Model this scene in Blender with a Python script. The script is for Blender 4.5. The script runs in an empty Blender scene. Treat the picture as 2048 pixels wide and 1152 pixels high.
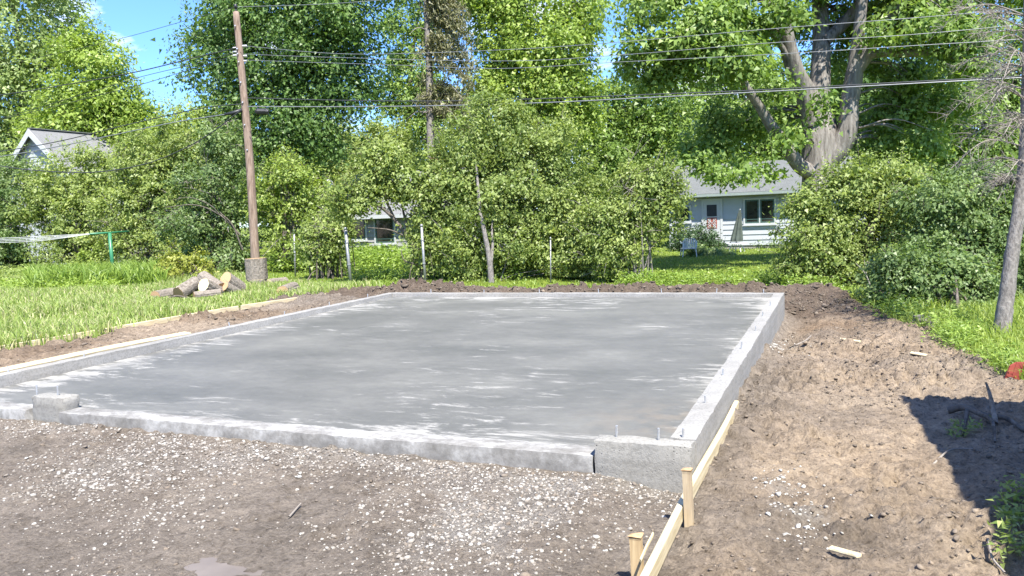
import bpy, math, random
import numpy as np
from mathutils import Vector, Matrix

sc = bpy.context.scene
COL = sc.collection
rng = np.random.default_rng(7)
random.seed(7)

# ------------------------------------------------------------------ camera
# World: X and Y run along the garage slab's sides, Z up, z = 0 is the top of the curb wall.
F, CX, CY = 1595.0, 1024.0, 576.0
CAM = np.array([0.0, 0.0, 1.45])
def _d(u, v):
    a = np.array([u - CX, -(v - CY), -F]); return a / np.linalg.norm(a)
_Y = _d(1682, 398); _X = -_d(-2840, 584); _X -= _X @ _Y * _Y; _X /= np.linalg.norm(_X); _Z = np.cross(_X, _Y)
RC = np.stack([_X, _Y, _Z])
cam_data = bpy.data.cameras.new('camera')
cam_data.sensor_width = 36.0
cam_data.lens = 36.0 * F / 2048.0
cam_data.clip_start = 0.05; cam_data.clip_end = 2000
cam = bpy.data.objects.new('camera', cam_data); COL.objects.link(cam)
m4 = Matrix.Identity(4)
for i in range(3):
    for j in range(3): m4[i][j] = RC[i, j]
m4.translation = CAM
cam.matrix_world = m4
sc.camera = cam

# ------------------------------------------------------------------ sky and sun
SUN_AZ, SUN_EL = math.radians(40), math.radians(58)     # azimuth from -Y towards +X
SUN = Vector((math.sin(SUN_AZ) * math.cos(SUN_EL), -math.cos(SUN_AZ) * math.cos(SUN_EL), math.sin(SUN_EL)))
world = bpy.data.worlds.new('World'); sc.world = world; world.use_nodes = True
wt = world.node_tree; wt.nodes.clear()
wn = wt.nodes.new
sky = wn('ShaderNodeTexSky'); sky.sky_type = 'NISHITA'; sky.sun_disc = False
sky.sun_elevation = SUN_EL; sky.sun_rotation = math.atan2(SUN.x, SUN.y)
sky.air_density = 1.0; sky.dust_density = 0.0; sky.ozone_density = 5.0
tc = wn('ShaderNodeTexCoord'); mp = wn('ShaderNodeMapping'); mp.inputs['Scale'].default_value = (3.0, 3.0, 8.0); mp.inputs['Location'].default_value = (1.3, 5.7, 3.2)
nz = wn('ShaderNodeTexNoise'); nz.inputs['Scale'].default_value = 1.6; nz.inputs['Detail'].default_value = 7; nz.inputs['Roughness'].default_value = 0.55
rp = wn('ShaderNodeValToRGB'); rp.color_ramp.elements[0].position = 0.555; rp.color_ramp.elements[1].position = 0.66
mx = wn('ShaderNodeMixRGB'); mx.inputs['Color2'].default_value = (6.0, 6.2, 6.5, 1)
bg = wn('ShaderNodeBackground'); bg.inputs['Strength'].default_value = 0.12
wo = wn('ShaderNodeOutputWorld')
wt.links.new(tc.outputs['Generated'], mp.inputs['Vector']); wt.links.new(mp.outputs['Vector'], nz.inputs['Vector'])
wt.links.new(nz.outputs['Fac'], rp.inputs['Fac']); wt.links.new(rp.outputs['Color'], mx.inputs['Fac'])
tn = wn('ShaderNodeMixRGB'); tn.blend_type = 'MULTIPLY'; tn.inputs['Fac'].default_value = 1.0; tn.inputs['Color2'].default_value = (0.55, 0.72, 1.02, 1)
wt.links.new(sky.outputs['Color'], tn.inputs['Color1']); wt.links.new(tn.outputs['Color'], mx.inputs['Color1']); wt.links.new(mx.outputs['Color'], bg.inputs['Color'])
wt.links.new(bg.outputs['Background'], wo.inputs['Surface'])
sun_data = bpy.data.lights.new('sun', 'SUN'); sun_data.energy = 5.0; sun_data.angle = math.radians(0.53); sun_data.color = (1.0, 0.95, 0.86)
sun = bpy.data.objects.new('sun', sun_data); COL.objects.link(sun)
sun.rotation_mode = 'QUATERNION'; sun.rotation_quaternion = SUN.to_track_quat('Z', 'Y'); sun.location = (10, -10, 30)
vs = sc.view_settings
vs.view_transform = 'Standard'; vs.look = 'None'; vs.gamma = 1.0; vs.use_curve_mapping = False; vs.exposure = 1.5
sc.cycles.max_bounces = 6; sc.cycles.diffuse_bounces = 3; sc.cycles.glossy_bounces = 2
sc.cycles.transmission_bounces = 4; sc.cycles.transparent_max_bounces = 4
sc.cycles.caustics_reflective = False; sc.cycles.caustics_refractive = False

# ------------------------------------------------------------------ layout helpers
def at(u, v, d):            # the world point seen at photo pixel (u, v), d metres along the view axis
    return CAM + RC @ np.array([(u - CX) / F * d, -(v - CY) / F * d, -d])
def ray(u, v): return RC @ _d(u, v)
def on_y(u, v, y): r = ray(u, v); return CAM + r * (y - CAM[1]) / r[1]
def on_x(u, v, x): r = ray(u, v); return CAM + r * (x - CAM[0]) / r[0]
def on_z(u, v, z): r = ray(u, v); return CAM + r * (z - CAM[2]) / r[2]

def tag(o, label=None, cat=None, group=None, kind=None):
    if label: o['label'] = label
    if cat: o['category'] = cat
    if group: o['group'] = group
    if kind: o['kind'] = kind
    return o
def empty(name, loc=(0, 0, 0), rz=0.0, parent=None):
    o = bpy.data.objects.new(name, None); COL.objects.link(o); o.location = Vector(loc); o.rotation_euler.z = rz
    o.empty_display_size = 0.2
    if parent: o.parent = parent
    return o
def link(name, me, parent=None, local=False):
    """mesh given in world coordinates; keep them when parented unless local"""
    o = bpy.data.objects.new(name, me); COL.objects.link(o)
    if parent:
        o.parent = parent
        if not local:
            o.matrix_parent_inverse = pinv(parent)
    return o
def pinv(p):
    m = Matrix.LocRotScale(p.location, p.rotation_euler.to_quaternion(), p.scale)
    if p.parent: m = Matrix.LocRotScale(p.parent.location, p.parent.rotation_euler.to_quaternion(), p.parent.scale) @ p.matrix_parent_inverse @ m
    return m.inverted()

def mesh_np(name, V, faces, mat=None, smooth=False, tint=None, mat_idx=None):
    """V (n,3); faces (m,k) uniform array or list of tuples"""
    me = bpy.data.meshes.new(name)
    V = np.asarray(V, dtype=np.float32)
    if isinstance(faces, np.ndarray):
        m, k = faces.shape
        me.vertices.add(len(V)); me.vertices.foreach_set('co', V.ravel())
        me.loops.add(m * k); me.loops.foreach_set('vertex_index', faces.ravel().astype(np.int32))
        me.polygons.add(m)
        me.polygons.foreach_set('loop_start', np.arange(0, m * k, k, dtype=np.int32))
        if tint is not None:
            at_ = me.attributes.new('tint', 'FLOAT', 'FACE'); at_.data.foreach_set('value', np.asarray(tint, dtype=np.float32))
        me.update(calc_edges=True)
    else:
        me.from_pydata([tuple(map(float, v)) for v in V], [], [tuple(int(i) for i in f) for f in faces])
        me.update()
    if smooth: me.polygons.foreach_set('use_smooth', np.ones(len(me.polygons), dtype=bool))
    if mat is not None:
        for mm in (mat if isinstance(mat, (list, tuple)) else [mat]): me.materials.append(mm)
    if mat_idx is not None: me.polygons.foreach_set('material_index', np.asarray(mat_idx, dtype=np.int32))
    return me

class MB:
    """collects boxes / tubes / prisms into ONE mesh"""
    def __init__(s): s.V = []; s.Fc = []; s.n = 0
    def add(s, V, Fs):
        s.V.append(np.asarray(V, float)); s.Fc += [tuple(i + s.n for i in f) for f in Fs]; s.n += len(V); return s
    def box(s, a, b):
        x0, y0, z0 = a; x1, y1, z1 = b
        V = [(x0,y0,z0),(x1,y0,z0),(x1,y1,z0),(x0,y1,z0),(x0,y0,z1),(x1,y0,z1),(x1,y1,z1),(x0,y1,z1)]
        return s.add(V, [(0,3,2,1),(4,5,6,7),(0,1,5,4),(1,2,6,5),(2,3,7,6),(3,0,4,7)])
    def prism(s, poly, vec):       # polygon of 3D points extruded by vec
        n = len(poly); P = np.asarray(poly, float); Q = P + np.asarray(vec, float)
        return s.add(np.vstack([P, Q]), [tuple(range(n))[::-1], tuple(range(n, 2 * n))] + [(i, (i + 1) % n, n + (i + 1) % n, n + i) for i in range(n)])
    def tube(s, pts, rad, k=6, cap=True):
        V, Fs = tube_np(pts, rad, k)
        Fl = [tuple(f) for f in Fs]
        if cap: Fl += [tuple(range(k))[::-1], tuple(range(len(V) - k, len(V)))]
        return s.add(V, Fl)
    def build(s, name, mat, parent=None, smooth=False, bevel=0.0, local=False):
        me = mesh_np(name, np.vstack(s.V), s.Fc, mat, smooth)
        o = link(name, me, parent, local)
        if bevel:
            b = o.modifiers.new('bevel', 'BEVEL'); b.width = bevel; b.segments = 2; b.limit_method = 'ANGLE'
        return o

def tube_np(pts, rad, k=6):
    P = np.asarray(pts, float); n = len(P)
    r = np.full(n, rad, float) if np.isscalar(rad) else np.asarray(rad, float)
    T = np.gradient(P, axis=0); T /= np.linalg.norm(T, axis=1)[:, None] + 1e-12
    ref = np.array([0, 0, 1.0]) if abs(T[0, 2]) < 0.9 else np.array([1.0, 0, 0])
    A = np.cross(T, ref); A /= np.linalg.norm(A, axis=1)[:, None] + 1e-12
    for i in range(1, n):
        if A[i] @ A[i - 1] < 0: A[i] = -A[i]
    B = np.cross(T, A)
    t = np.arange(k) / k * 2 * np.pi
    V = P[:, None, :] + r[:, None, None] * (np.cos(t)[None, :, None] * A[:, None, :] + np.sin(t)[None, :, None] * B[:, None, :])
    idx = np.arange(n * k).reshape(n, k); nx_ = np.roll(idx, -1, axis=1)
    Fs = np.stack([idx[:-1], nx_[:-1], nx_[1:], idx[1:]], -1).reshape(-1, 4)
    return V.reshape(-1, 3), Fs
def smooth_path(pts, n=10):
    """Catmull-Rom through pts"""
    P = np.asarray(pts, float)
    if len(P) == 2:
        t = np.linspace(0, 1, n)[:, None]; return P[0] * (1 - t) + P[1] * t
    Q = np.vstack([2 * P[0] - P[1], P, 2 * P[-1] - P[-2]]); out = []
    for i in range(1, len(Q) - 2):
        t = np.linspace(0, 1, n, endpoint=False)[:, None]
        a, b, c, d = Q[i - 1], Q[i], Q[i + 1], Q[i + 2]
        out.append(0.5 * (2 * b + (c - a) * t + (2 * a - 5 * b + 4 * c - d) * t ** 2 + (3 * b - a - 3 * c + d) * t ** 3))
    out.append(P[-1:]); return np.vstack(out)

# value noise
_G = np.random.default_rng(3).random((8, 256, 256))
def vnoise(x, y, s=0):
    x = np.asarray(x, float); y = np.asarray(y, float)
    xi = np.floor(x).astype(int); yi = np.floor(y).astype(int); fx = x - xi; fy = y - yi
    fx = fx * fx * (3 - 2 * fx); fy = fy * fy * (3 - 2 * fy); g = _G[s % 8]
    a = g[xi & 255, yi & 255]; b = g[(xi + 1) & 255, yi & 255]; c = g[xi & 255, (yi + 1) & 255]; d = g[(xi + 1) & 255, (yi + 1) & 255]
    return (a * (1 - fx) + b * fx) * (1 - fy) + (c * (1 - fx) + d * fx) * fy
def fbm(x, y, f, o=4, s=0, gain=0.5):
    r = 0; a = 1; t = 0
    for i in range(o):
        r = r + a * (vnoise(x * f + 17.3 * i, y * f - 9.1 * i, s + i) - 0.5); t += a; a *= gain; f *= 2.03
    return r / t * 2          # about -1..1
def sstep(a, b, x):
    t = np.clip((np.asarray(x, float) - a) / (b - a), 0, 1); return t * t * (3 - 2 * t)

# ------------------------------------------------------------------ materials
MATS = {}
class NT:
    def __init__(s, name):
        s.m = bpy.data.materials.new(name); s.m.use_nodes = True; s.t = s.m.node_tree; s.t.nodes.clear()
        s.out = s.n('ShaderNodeOutputMaterial')
    def n(s, typ, **kw):
        nd = s.t.nodes.new(typ)
        for k, v in kw.items():
            if k in nd.inputs: nd.inputs[k].default_value = v
            else: setattr(nd, k, v)
        return nd
    def l(s, a, b): s.t.links.new(a, b)
    def pos(s, scale=(1, 1, 1), obj=True):
        c = s.n('ShaderNodeTexCoord'); m = s.n('ShaderNodeMapping'); m.inputs['Scale'].default_value = scale
        s.l(c.outputs['Object' if obj else 'Generated'], m.inputs['Vector']); return m.outputs['Vector']
    def gpos(s, scale=(1, 1, 1)):
        c = s.n('ShaderNodeNewGeometry'); m = s.n('ShaderNodeMapping'); m.inputs['Scale'].default_value = scale
        s.l(c.outputs['Position'], m.inputs['Vector']); return m.outputs['Vector']
    def noise(s, vec, scale, detail=5, rough=0.55):
        k = s.n('ShaderNodeTexNoise', Scale=scale, Detail=detail, Roughness=rough); s.l(vec, k.inputs['Vector']); return k.outputs['Fac']
    def ramp(s, fac, stops):
        r = s.n('ShaderNodeValToRGB'); e = r.color_ramp.elements
        while len(e) < len(stops): e.new(0.5)
        for el, (p, c) in zip(e, stops):
            el.position = p; el.color = (*c, 1) if len(c) == 3 else c
        s.l(fac, r.inputs['Fac']); return r.outputs['Color']
    def mix(s, fac, a, b, mode='MIX'):
        m = s.n('ShaderNodeMixRGB', blend_type=mode)
        for k, x in (('Fac', fac), ('Color1', a), ('Color2', b)):
            if isinstance(x, (int, float)): m.inputs[k].default_value = x
            elif isinstance(x, tuple): m.inputs[k].default_value = (*x, 1)
            else: s.l(x, m.inputs[k])
        return m.outputs['Color']
    def math(s, op, a, b=None, clamp=False):
        m = s.n('ShaderNodeMath', operation=op, use_clamp=clamp)
        for i, x in enumerate((a, b)):
            if x is None: continue
            if isinstance(x, (int, float)): m.inputs[i].default_value = x
            else: s.l(x, m.inputs[i])
        return m.outputs[0]
    def bump(s, h, strength=0.3, dist=0.01):
        b = s.n('ShaderNodeBump', Strength=strength, Distance=dist); s.l(h, b.inputs['Height']); return b.outputs['Normal']
    def bsdf(s, color, rough=0.8, spec=0.3, normal=None, metal=0.0):
        p = s.n('ShaderNodeBsdfPrincipled'); p.inputs['Specular IOR Level'].default_value = spec; p.inputs['Metallic'].default_value = metal
        if isinstance(color, tuple): p.inputs['Base Color'].default_value = (*color, 1)
        else: s.l(color, p.inputs['Base Color'])
        if isinstance(rough, (int, float)): p.inputs['Roughness'].default_value = rough
        else: s.l(rough, p.inputs['Roughness'])
        if normal is not None: s.l(normal, p.inputs['Normal'])
        s.l(p.outputs[0], s.out.inputs['Surface']); return p
def simple(name, color, rough=0.7, spec=0.3, var=0.12, scale=8.0, metal=0.0, bump=0.15, stretch=(1, 1, 1)):
    t = NT(name); v = t.pos(stretch); f = t.noise(v, scale, 6)
    lo = tuple(c * (1 - var) for c in color); hi = tuple(min(1, c * (1 + var)) for c in color)
    c = t.ramp(f, [(0.3, lo), (0.7, hi)])
    t.bsdf(c, rough, spec, t.bump(t.noise(v, scale * 6, 4), bump, 0.01), metal); return t.m

def leaf_mat(name, dark, light, trans=0.45, rough=0.46, spec=0.45, dry=None):
    t = NT(name); a = t.n('ShaderNodeAttribute', attribute_name='tint')
    c = t.ramp(a.outputs['Fac'], [(0.0, dark), (1.0, light)] if dry is None else [(0.0, dark), (0.62, light), (0.78, dry)])
    p = t.bsdf(c, rough, spec)
    tr = t.n('ShaderNodeBsdfTranslucent'); c2 = t.mix(1.0, c, (1.1, 1.15, 0.6), 'MULTIPLY'); t.l(c2, tr.inputs['Color'])
    ms = t.n('ShaderNodeMixShader'); ms.inputs[0].default_value = trans
    t.l(p.outputs[0], ms.inputs[1]); t.l(tr.outputs[0], ms.inputs[2]); t.l(ms.outputs[0], t.out.inputs['Surface'])
    return t.m
def bark_mat(name, a, b, scale=6.0, stretch=(1, 1, 0.18), bump=0.7):
    t = NT(name); v = t.gpos(stretch); n1 = t.noise(v, scale * 3, 7, 0.65); n2 = t.noise(t.gpos((1, 1, 1)), 1.7, 4)
    c = t.ramp(n1, [(0.33, tuple(x * 0.45 for x in a)), (0.48, a), (0.7, b)])
    c = t.mix(t.ramp(n2, [(0.4, (0, 0, 0)), (0.7, (0.6, 0.6, 0.6))]), c, tuple(x * 0.7 for x in b))
    t.bsdf(c, 0.9, 0.15, t.bump(n1, bump, 0.03)); return t.m

M = {}
# concrete
def concrete(name, base, light, scale=3.0, pit=True, stain=(0.30, 0.27, 0.22)):
    t = NT(name); v = t.gpos()
    n = t.noise(v, scale, 8, 0.6); n2 = t.noise(v, 45, 4, 0.6); n3 = t.noise(v, 1.1, 4)
    c = t.ramp(n, [(0.3, base), (0.68, light)])
    c = t.mix(t.ramp(n3, [(0.5, (0, 0, 0)), (0.75, (0.45, 0.45, 0.45))]), c, stain)
    c = t.mix(0.35, c, t.ramp(n2, [(0.35, tuple(x * 0.55 for x in base)), (0.55, light)]))
    vo = t.n('ShaderNodeTexVoronoi', Scale=34.0); t.l(v, vo.inputs['Vector'])
    pm = t.math('MULTIPLY', t.ramp(vo.outputs['Distance'], [(0.10, (1, 1, 1)), (0.2, (0, 0, 0))]), t.ramp(t.noise(v, 5, 3), [(0.45, (0, 0, 0)), (0.6, (1, 1, 1))]))
    c = t.mix(t.math('MULTIPLY', pm, 0.65), c, tuple(x * 0.35 for x in base))
    lo = t.noise(t.gpos((0.4, 0.4, 9)), 2.0, 5, 0.6)
    c = t.mix(0.5, c, t.mix(1.0, c, t.ramp(lo, [(0.35, (0.72, 0.71, 0.69)), (0.6, (1.1, 1.1, 1.1))]), 'MULTIPLY'))
    hb = t.math('SUBTRACT', t.noise(v, 90, 5, 0.7), pm)
    t.bsdf(c, 0.9, 0.2, t.bump(hb, 0.5, 0.008)); return t.m
M['curb'] = concrete('curb_concrete', (0.208, 0.205, 0.194), (0.286, 0.281, 0.269))
M['rough_concrete'] = concrete('rough_concrete', (0.199, 0.196, 0.181), (0.268, 0.261, 0.241), 5.0)
def slab_mat():
    t = NT('slab_concrete'); g = t.n('ShaderNodeNewGeometry'); sep = t.n('ShaderNodeSeparateXYZ'); t.l(g.outputs['Position'], sep.inputs[0])
    v1 = t.gpos((0.8, 1.25, 1)); v2 = t.gpos((1.0, 1.6, 1)); v = t.gpos()
    wv = t.noise(v, 0.55, 3)
    base = t.ramp(t.noise(v1, 0.8, 7, 0.62), [(0.28, (0.085, 0.086, 0.079)), (0.5, (0.114, 0.113, 0.104)), (0.72, (0.155, 0.153, 0.138))])
    fine = t.ramp(t.noise(v2, 7, 12, 0.78), [(0.3, (0.80, 0.80, 0.80)), (0.7, (1.18, 1.18, 1.18))])
    c = t.mix(0.75, base, t.mix(1.0, base, fine, 'MULTIPLY'))
    def edge(sock, e0, w, flip):
        d = t.math('SUBTRACT', sock, e0) if not flip else t.math('SUBTRACT', e0, sock)
        return t.math('SUBTRACT', 1.0, t.math('DIVIDE', d, w), True)
    # chalky efflorescence in trowelled streaks, denser towards the curbs
    ex = t.math('MAXIMUM', edge(sep.outputs['X'], -8.0, 0.9, False), edge(sep.outputs['X'], -1.0, 0.35, True))
    ey = t.math('MAXIMUM', edge(sep.outputs['Y'], 4.85, 0.7, False), edge(sep.outputs['Y'], 13.25, 1.2, True))
    e = t.math('MULTIPLY', t.math('MAXIMUM', ex, ey), 0.11)
    v3 = t.gpos((0.55, 2.4, 1)); wp = t.n('ShaderNodeVectorMath', operation='ADD'); wn_ = t.n('ShaderNodeTexNoise', Scale=0.7, Detail=2.0); t.l(v, wn_.inputs['Vector']); t.l(v3, wp.inputs[0]); t.l(wn_.outputs['Color'], wp.inputs[1])
    blot = t.noise(wp.outputs[0], 3.4, 14, 0.78)
    s_ = t.math('ADD', t.math('ADD', blot, e), t.math('MULTIPLY', t.math('SUBTRACT', wv, 0.5), 0.42))
    w = t.ramp(s_, [(0.565, (0, 0, 0)), (0.60, (0.16, 0.16, 0.16)), (0.635, (0.5, 0.5, 0.5)), (0.70, (0.95, 0.95, 0.95))])
    c = t.mix(w, c, (0.304, 0.296, 0.275))
    # dried mud near the right curb's front half
    mdx = edge(sep.outputs['X'], -1.0, 1.0, True)
    mdy = t.math('SUBTRACT', 1.0, t.math('ABSOLUTE', t.math('DIVIDE', t.math('SUBTRACT', sep.outputs['Y'], 5.75), 0.8)), True)
    md = t.math('MULTIPLY', t.math('MULTIPLY', mdx, mdy), t.ramp(t.noise(v, 6, 6), [(0.4, (0, 0, 0)), (0.6, (1, 1, 1))]))
    c = t.mix(t.math('MULTIPLY', md, 0.6), c, (0.20, 0.165, 0.125))
    ro = t.math('ADD', t.math('MULTIPLY', w, 0.3), 0.52)
    t.bsdf(c, ro, 0.4, t.bump(t.noise(v2, 5, 6, 0.6), 0.12, 0.01)); return t.m
M['slab'] = slab_mat()
def sill_mat():
    t = NT('sill_concrete'); v = t.gpos((1, 2.2, 1)); n = t.noise(v, 3.5, 9, 0.7)
    c = t.ramp(n, [(0.34, (0.150, 0.145, 0.135)), (0.47, (0.205, 0.200, 0.190)), (0.62, (0.330, 0.327, 0.315))])
    c = t.mix(0.5, c, t.mix(1.0, c, t.ramp(t.noise(t.gpos(), 22, 6, 0.7), [(0.35, (0.6, 0.59, 0.57)), (0.6, (1.15, 1.15, 1.15))]), 'MULTIPLY'))
    t.bsdf(c, 0.9, 0.2, t.bump(t.noise(t.gpos(), 70, 5), 0.3, 0.006)); return t.m
M['sill'] = sill_mat()
def ground_mat():
    t = NT('bare_soil'); z = t.n('ShaderNodeAttribute', attribute_name='zone'); sp = t.n('ShaderNodeSeparateColor'); t.l(z.outputs['Color'], sp.inputs[0])
    v = t.gpos(); n1 = t.noise(v, 1.3, 8, 0.62); n2 = t.noise(v, 11, 8, 0.7); n3 = t.noise(v, 60, 5, 0.65)
    dirt = t.ramp(n1, [(0.3, (0.167, 0.142, 0.116)), (0.5, (0.213, 0.181, 0.149)), (0.7, (0.253, 0.217, 0.177))])
    tan = t.ramp(n1, [(0.3, (0.254, 0.197, 0.141)), (0.55, (0.346, 0.271, 0.195)), (0.75, (0.419, 0.327, 0.228))])
    dirt = t.mix(sp.outputs['Blue'], dirt, tan)
    mo = t.n('ShaderNodeAttribute', attribute_name='moist')
    dirt = t.mix(mo.outputs['Fac'], dirt, t.mix(1.0, dirt, (0.56, 0.51, 0.48), 'MULTIPLY'))
    dirt = t.mix(0.75, dirt, t.mix(1.0, dirt, t.ramp(n2, [(0.3, (0.5, 0.48, 0.46)), (0.5, (0.95, 0.95, 0.95)), (0.7, (1.3, 1.3, 1.3))]), 'MULTIPLY'))  # soil mottling; its dark lows also stand in for crevice shade
    dirt = t.mix(0.5, dirt, t.mix(1.0, dirt, t.ramp(n3, [(0.3, (0.45, 0.45, 0.45)), (0.65, (1.3, 1.3, 1.3))]), 'MULTIPLY'))
    dust = t.ramp(n3, [(0.35, (0.17, 0.155, 0.135)), (0.6, (0.31, 0.295, 0.27))])
    gm = t.ramp(t.math('ADD', t.math('MULTIPLY', sp.outputs['Green'], 0.6), t.math('MULTIPLY', n2, 0.55)), [(0.55, (0, 0, 0)), (0.9, (0.7, 0.7, 0.7))])
    dirt = t.mix(gm, dirt, dust)
    grass = t.ramp(t.noise(v, 5, 6, 0.6), [(0.3, (0.090, 0.126, 0.018)), (0.6, (0.162, 0.211, 0.032)), (0.8, (0.216, 0.243, 0.054))])
    ra = t.ramp(t.math('ADD', sp.outputs['Red'], t.math('MULTIPLY', t.math('SUBTRACT', n2, 0.5), 0.8)), [(0.4, (0, 0, 0)), (0.6, (1, 1, 1))])
    c = t.mix(ra, dirt, grass)
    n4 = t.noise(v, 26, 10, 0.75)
    c = t.mix(0.7, c, t.mix(1.0, c, t.ramp(n4, [(0.36, (0.42, 0.40, 0.38)), (0.47, (0.95, 0.95, 0.95)), (0.7, (1.22, 1.22, 1.2))]), 'MULTIPLY'))  # lows of the bump noise darkened: crevice shade put into the soil colour
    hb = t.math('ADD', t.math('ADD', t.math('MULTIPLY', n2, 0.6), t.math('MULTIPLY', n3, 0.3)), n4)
    t.bsdf(c, 0.95, 0.15, t.bump(hb, 1.0, 0.045)); return t.m
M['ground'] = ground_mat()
def tint_mat(name, stops, rough=0.9, spec=0.2, bs=80):
    t = NT(name); a = t.n('ShaderNodeAttribute', attribute_name='tint'); c = t.ramp(a.outputs['Fac'], stops)
    v = t.gpos(); c = t.mix(0.5, c, t.mix(1.0, c, t.ramp(t.noise(v, bs, 4), [(0.3, (0.6, 0.6, 0.6)), (0.7, (1.25, 1.25, 1.25))]), 'MULTIPLY'))
    t.bsdf(c, rough, spec, t.bump(t.noise(v, bs, 4), 0.4, 0.005)); return t.m
M['stone'] = tint_mat('crushed_limestone', [(0, (0.17, 0.145, 0.12)), (0.5, (0.30, 0.28, 0.25)), (1, (0.46, 0.45, 0.42))])
M['clod'] = tint_mat('soil_clod', [(0, (0.097, 0.079, 0.061)), (0.6, (0.178, 0.146, 0.115)), (1, (0.249, 0.199, 0.146))])
def lumber(name, a, b, stretch):
    t = NT(name); v = t.gpos(stretch); n = t.noise(v, 5, 7, 0.6); kn = t.noise(t.gpos((1, 1, 1)), 7, 3)
    c = t.ramp(n, [(0.35, a), (0.65, b)])
    c = t.mix(t.ramp(kn, [(0.68, (0, 0, 0)), (0.76, (0.8, 0.8, 0.8))]), c, tuple(x * 0.5 for x in a))
    t.bsdf(c, 0.75, 0.25, t.bump(n, 0.25, 0.01)); return t.m
M['lumber_y'] = lumber('pine_lumber_lengthwise', (0.405, 0.334, 0.202), (0.546, 0.480, 0.326), (9, 0.8, 9))
M['lumber_z'] = lumber('pine_lumber_upright', (0.352, 0.255, 0.141), (0.493, 0.378, 0.220), (14, 14, 0.9))
M['lumber_gray'] = lumber('weathered_lumber', (0.326, 0.255, 0.167), (0.440, 0.361, 0.246), (14, 14, 0.9))
M['steel'] = simple('galvanised_steel', (0.52, 0.53, 0.54), 0.45, 0.5, 0.15, 30, 0.7)
M['fence_steel'] = simple('fence_post_steel', (0.275, 0.280, 0.280), 0.5, 0.5, 0.15, 12, 0.5)
M['rust'] = simple('red_painted_metal', (0.187, 0.037, 0.028), 0.75, 0.3, 0.3, 9)
M['green_paint'] = simple('green_painted_steel', (0.03, 0.16, 0.075), 0.4, 0.5, 0.2, 6)
M['cord'] = simple('white_clothesline_cord', (0.507, 0.514, 0.507), 0.6, 0.3, 0.08)
M['wire_light'] = simple('aluminium_wire', (0.275, 0.281, 0.286), 0.4, 0.5, 0.1, 5, 0.6)
M['wire_dark'] = simple('black_insulated_cable', (0.035, 0.037, 0.04), 0.5, 0.4, 0.2)
M['black_plastic'] = simple('black_plastic', (0.02, 0.021, 0.024), 0.45, 0.4, 0.2)
M['pole'] = bark_mat('weathered_pole_wood', (0.185, 0.132, 0.101), (0.299, 0.233, 0.185), 8, (1, 1, 0.06), 0.4)
M['bark'] = bark_mat('maple_bark', (0.155, 0.139, 0.124), (0.294, 0.275, 0.252), 4.5, (1, 1, 0.16), 1.0)
M['bark_dark'] = bark_mat('dark_bark', (0.10, 0.085, 0.07), (0.20, 0.175, 0.15), 7)
M['bark_grey'] = bark_mat('grey_spruce_bark', (0.158, 0.144, 0.133), (0.288, 0.270, 0.252), 9, (1, 1, 0.5))
M['twig'] = simple('bare_grey_twigs', (0.23, 0.205, 0.18), 0.9, 0.1, 0.25, 5)
M['log_bark'] = bark_mat('log_bark', (0.176, 0.150, 0.123), (0.317, 0.282, 0.242), 7, (1, 1, 1), 0.9)
def cutwood(name, a, b):
    t = NT(name); c = t.n('ShaderNodeTexCoord'); w = t.n('ShaderNodeTexWave', wave_type='RINGS', rings_direction='Z', Scale=9.0, Distortion=1.5, Detail=3)
    t.l(c.outputs['Object'], w.inputs['Vector']); t.bsdf(t.ramp(w.outputs['Fac'], [(0, a), (1, b)]), 0.85, 0.15); return t.m
M['cut_pale'] = cutwood('pale_cut_wood', (0.440, 0.387, 0.238), (0.546, 0.493, 0.317))
M['cut_orange'] = cutwood('orange_cut_wood', (0.317, 0.207, 0.114), (0.422, 0.290, 0.167))
M['siding_white'] = simple('white_painted_siding', (0.359, 0.381, 0.397), 0.55, 0.3, 0.05, 3, 0, 0.05)
M['trim_white'] = simple('white_trim_paint', (0.412, 0.426, 0.430), 0.5, 0.3, 0.05)
M['gutter'] = simple('pale_green_grey_gutter', (0.224, 0.261, 0.247), 0.5, 0.4, 0.08)
M['window_frame'] = simple('dark_green_window_frame', (0.045, 0.085, 0.075), 0.5, 0.4, 0.1)
def glass():
    t = NT('dark_window_glass'); v = t.pos(); c = t.ramp(t.noise(v, 2.5, 4), [(0.35, (0.010, 0.012, 0.012)), (0.7, (0.045, 0.045, 0.035))])
    t.bsdf(c, 0.06, 0.8); return t.m
M['glass'] = glass()
M['screen'] = simple('dark_door_screen', (0.02, 0.022, 0.025), 0.4, 0.4, 0.2)
M['panel_red'] = simple('red_brown_panel', (0.27, 0.085, 0.065), 0.6, 0.3, 0.2)
def shingle(name, a, b, sc_):
    t = NT(name); v = t.gpos(); bt = t.n('ShaderNodeTexBrick', Scale=sc_); bt.inputs['Mortar Size'].default_value = 0.012
    bt.inputs['Color1'].default_value = (*a, 1); bt.inputs['Color2'].default_value = (*b, 1); bt.inputs['Mortar'].default_value = (*[x * 0.6 for x in a], 1)
    t.l(t.pos(), bt.inputs['Vector']); c = t.mix(0.5, bt.outputs['Color'], t.ramp(t.noise(v, 25, 5), [(0.3, tuple(x * 0.7 for x in a)), (0.7, tuple(x * 1.25 for x in b))]))
    t.bsdf(c, 0.9, 0.2); return t.m
M['shingle'] = shingle('grey_shingles', (0.101, 0.107, 0.106), (0.132, 0.139, 0.136), 2.2)
M['shingle_light'] = shingle('light_grey_shingles', (0.150, 0.151, 0.154), (0.185, 0.187, 0.189), 2.2)
M['shingle_brown'] = shingle('brown_shingles', (0.211, 0.141, 0.123), (0.273, 0.194, 0.167), 2.2)
M['brick'] = simple('chimney_brick', (0.32, 0.16, 0.11), 0.85, 0.2, 0.25, 20)
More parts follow.
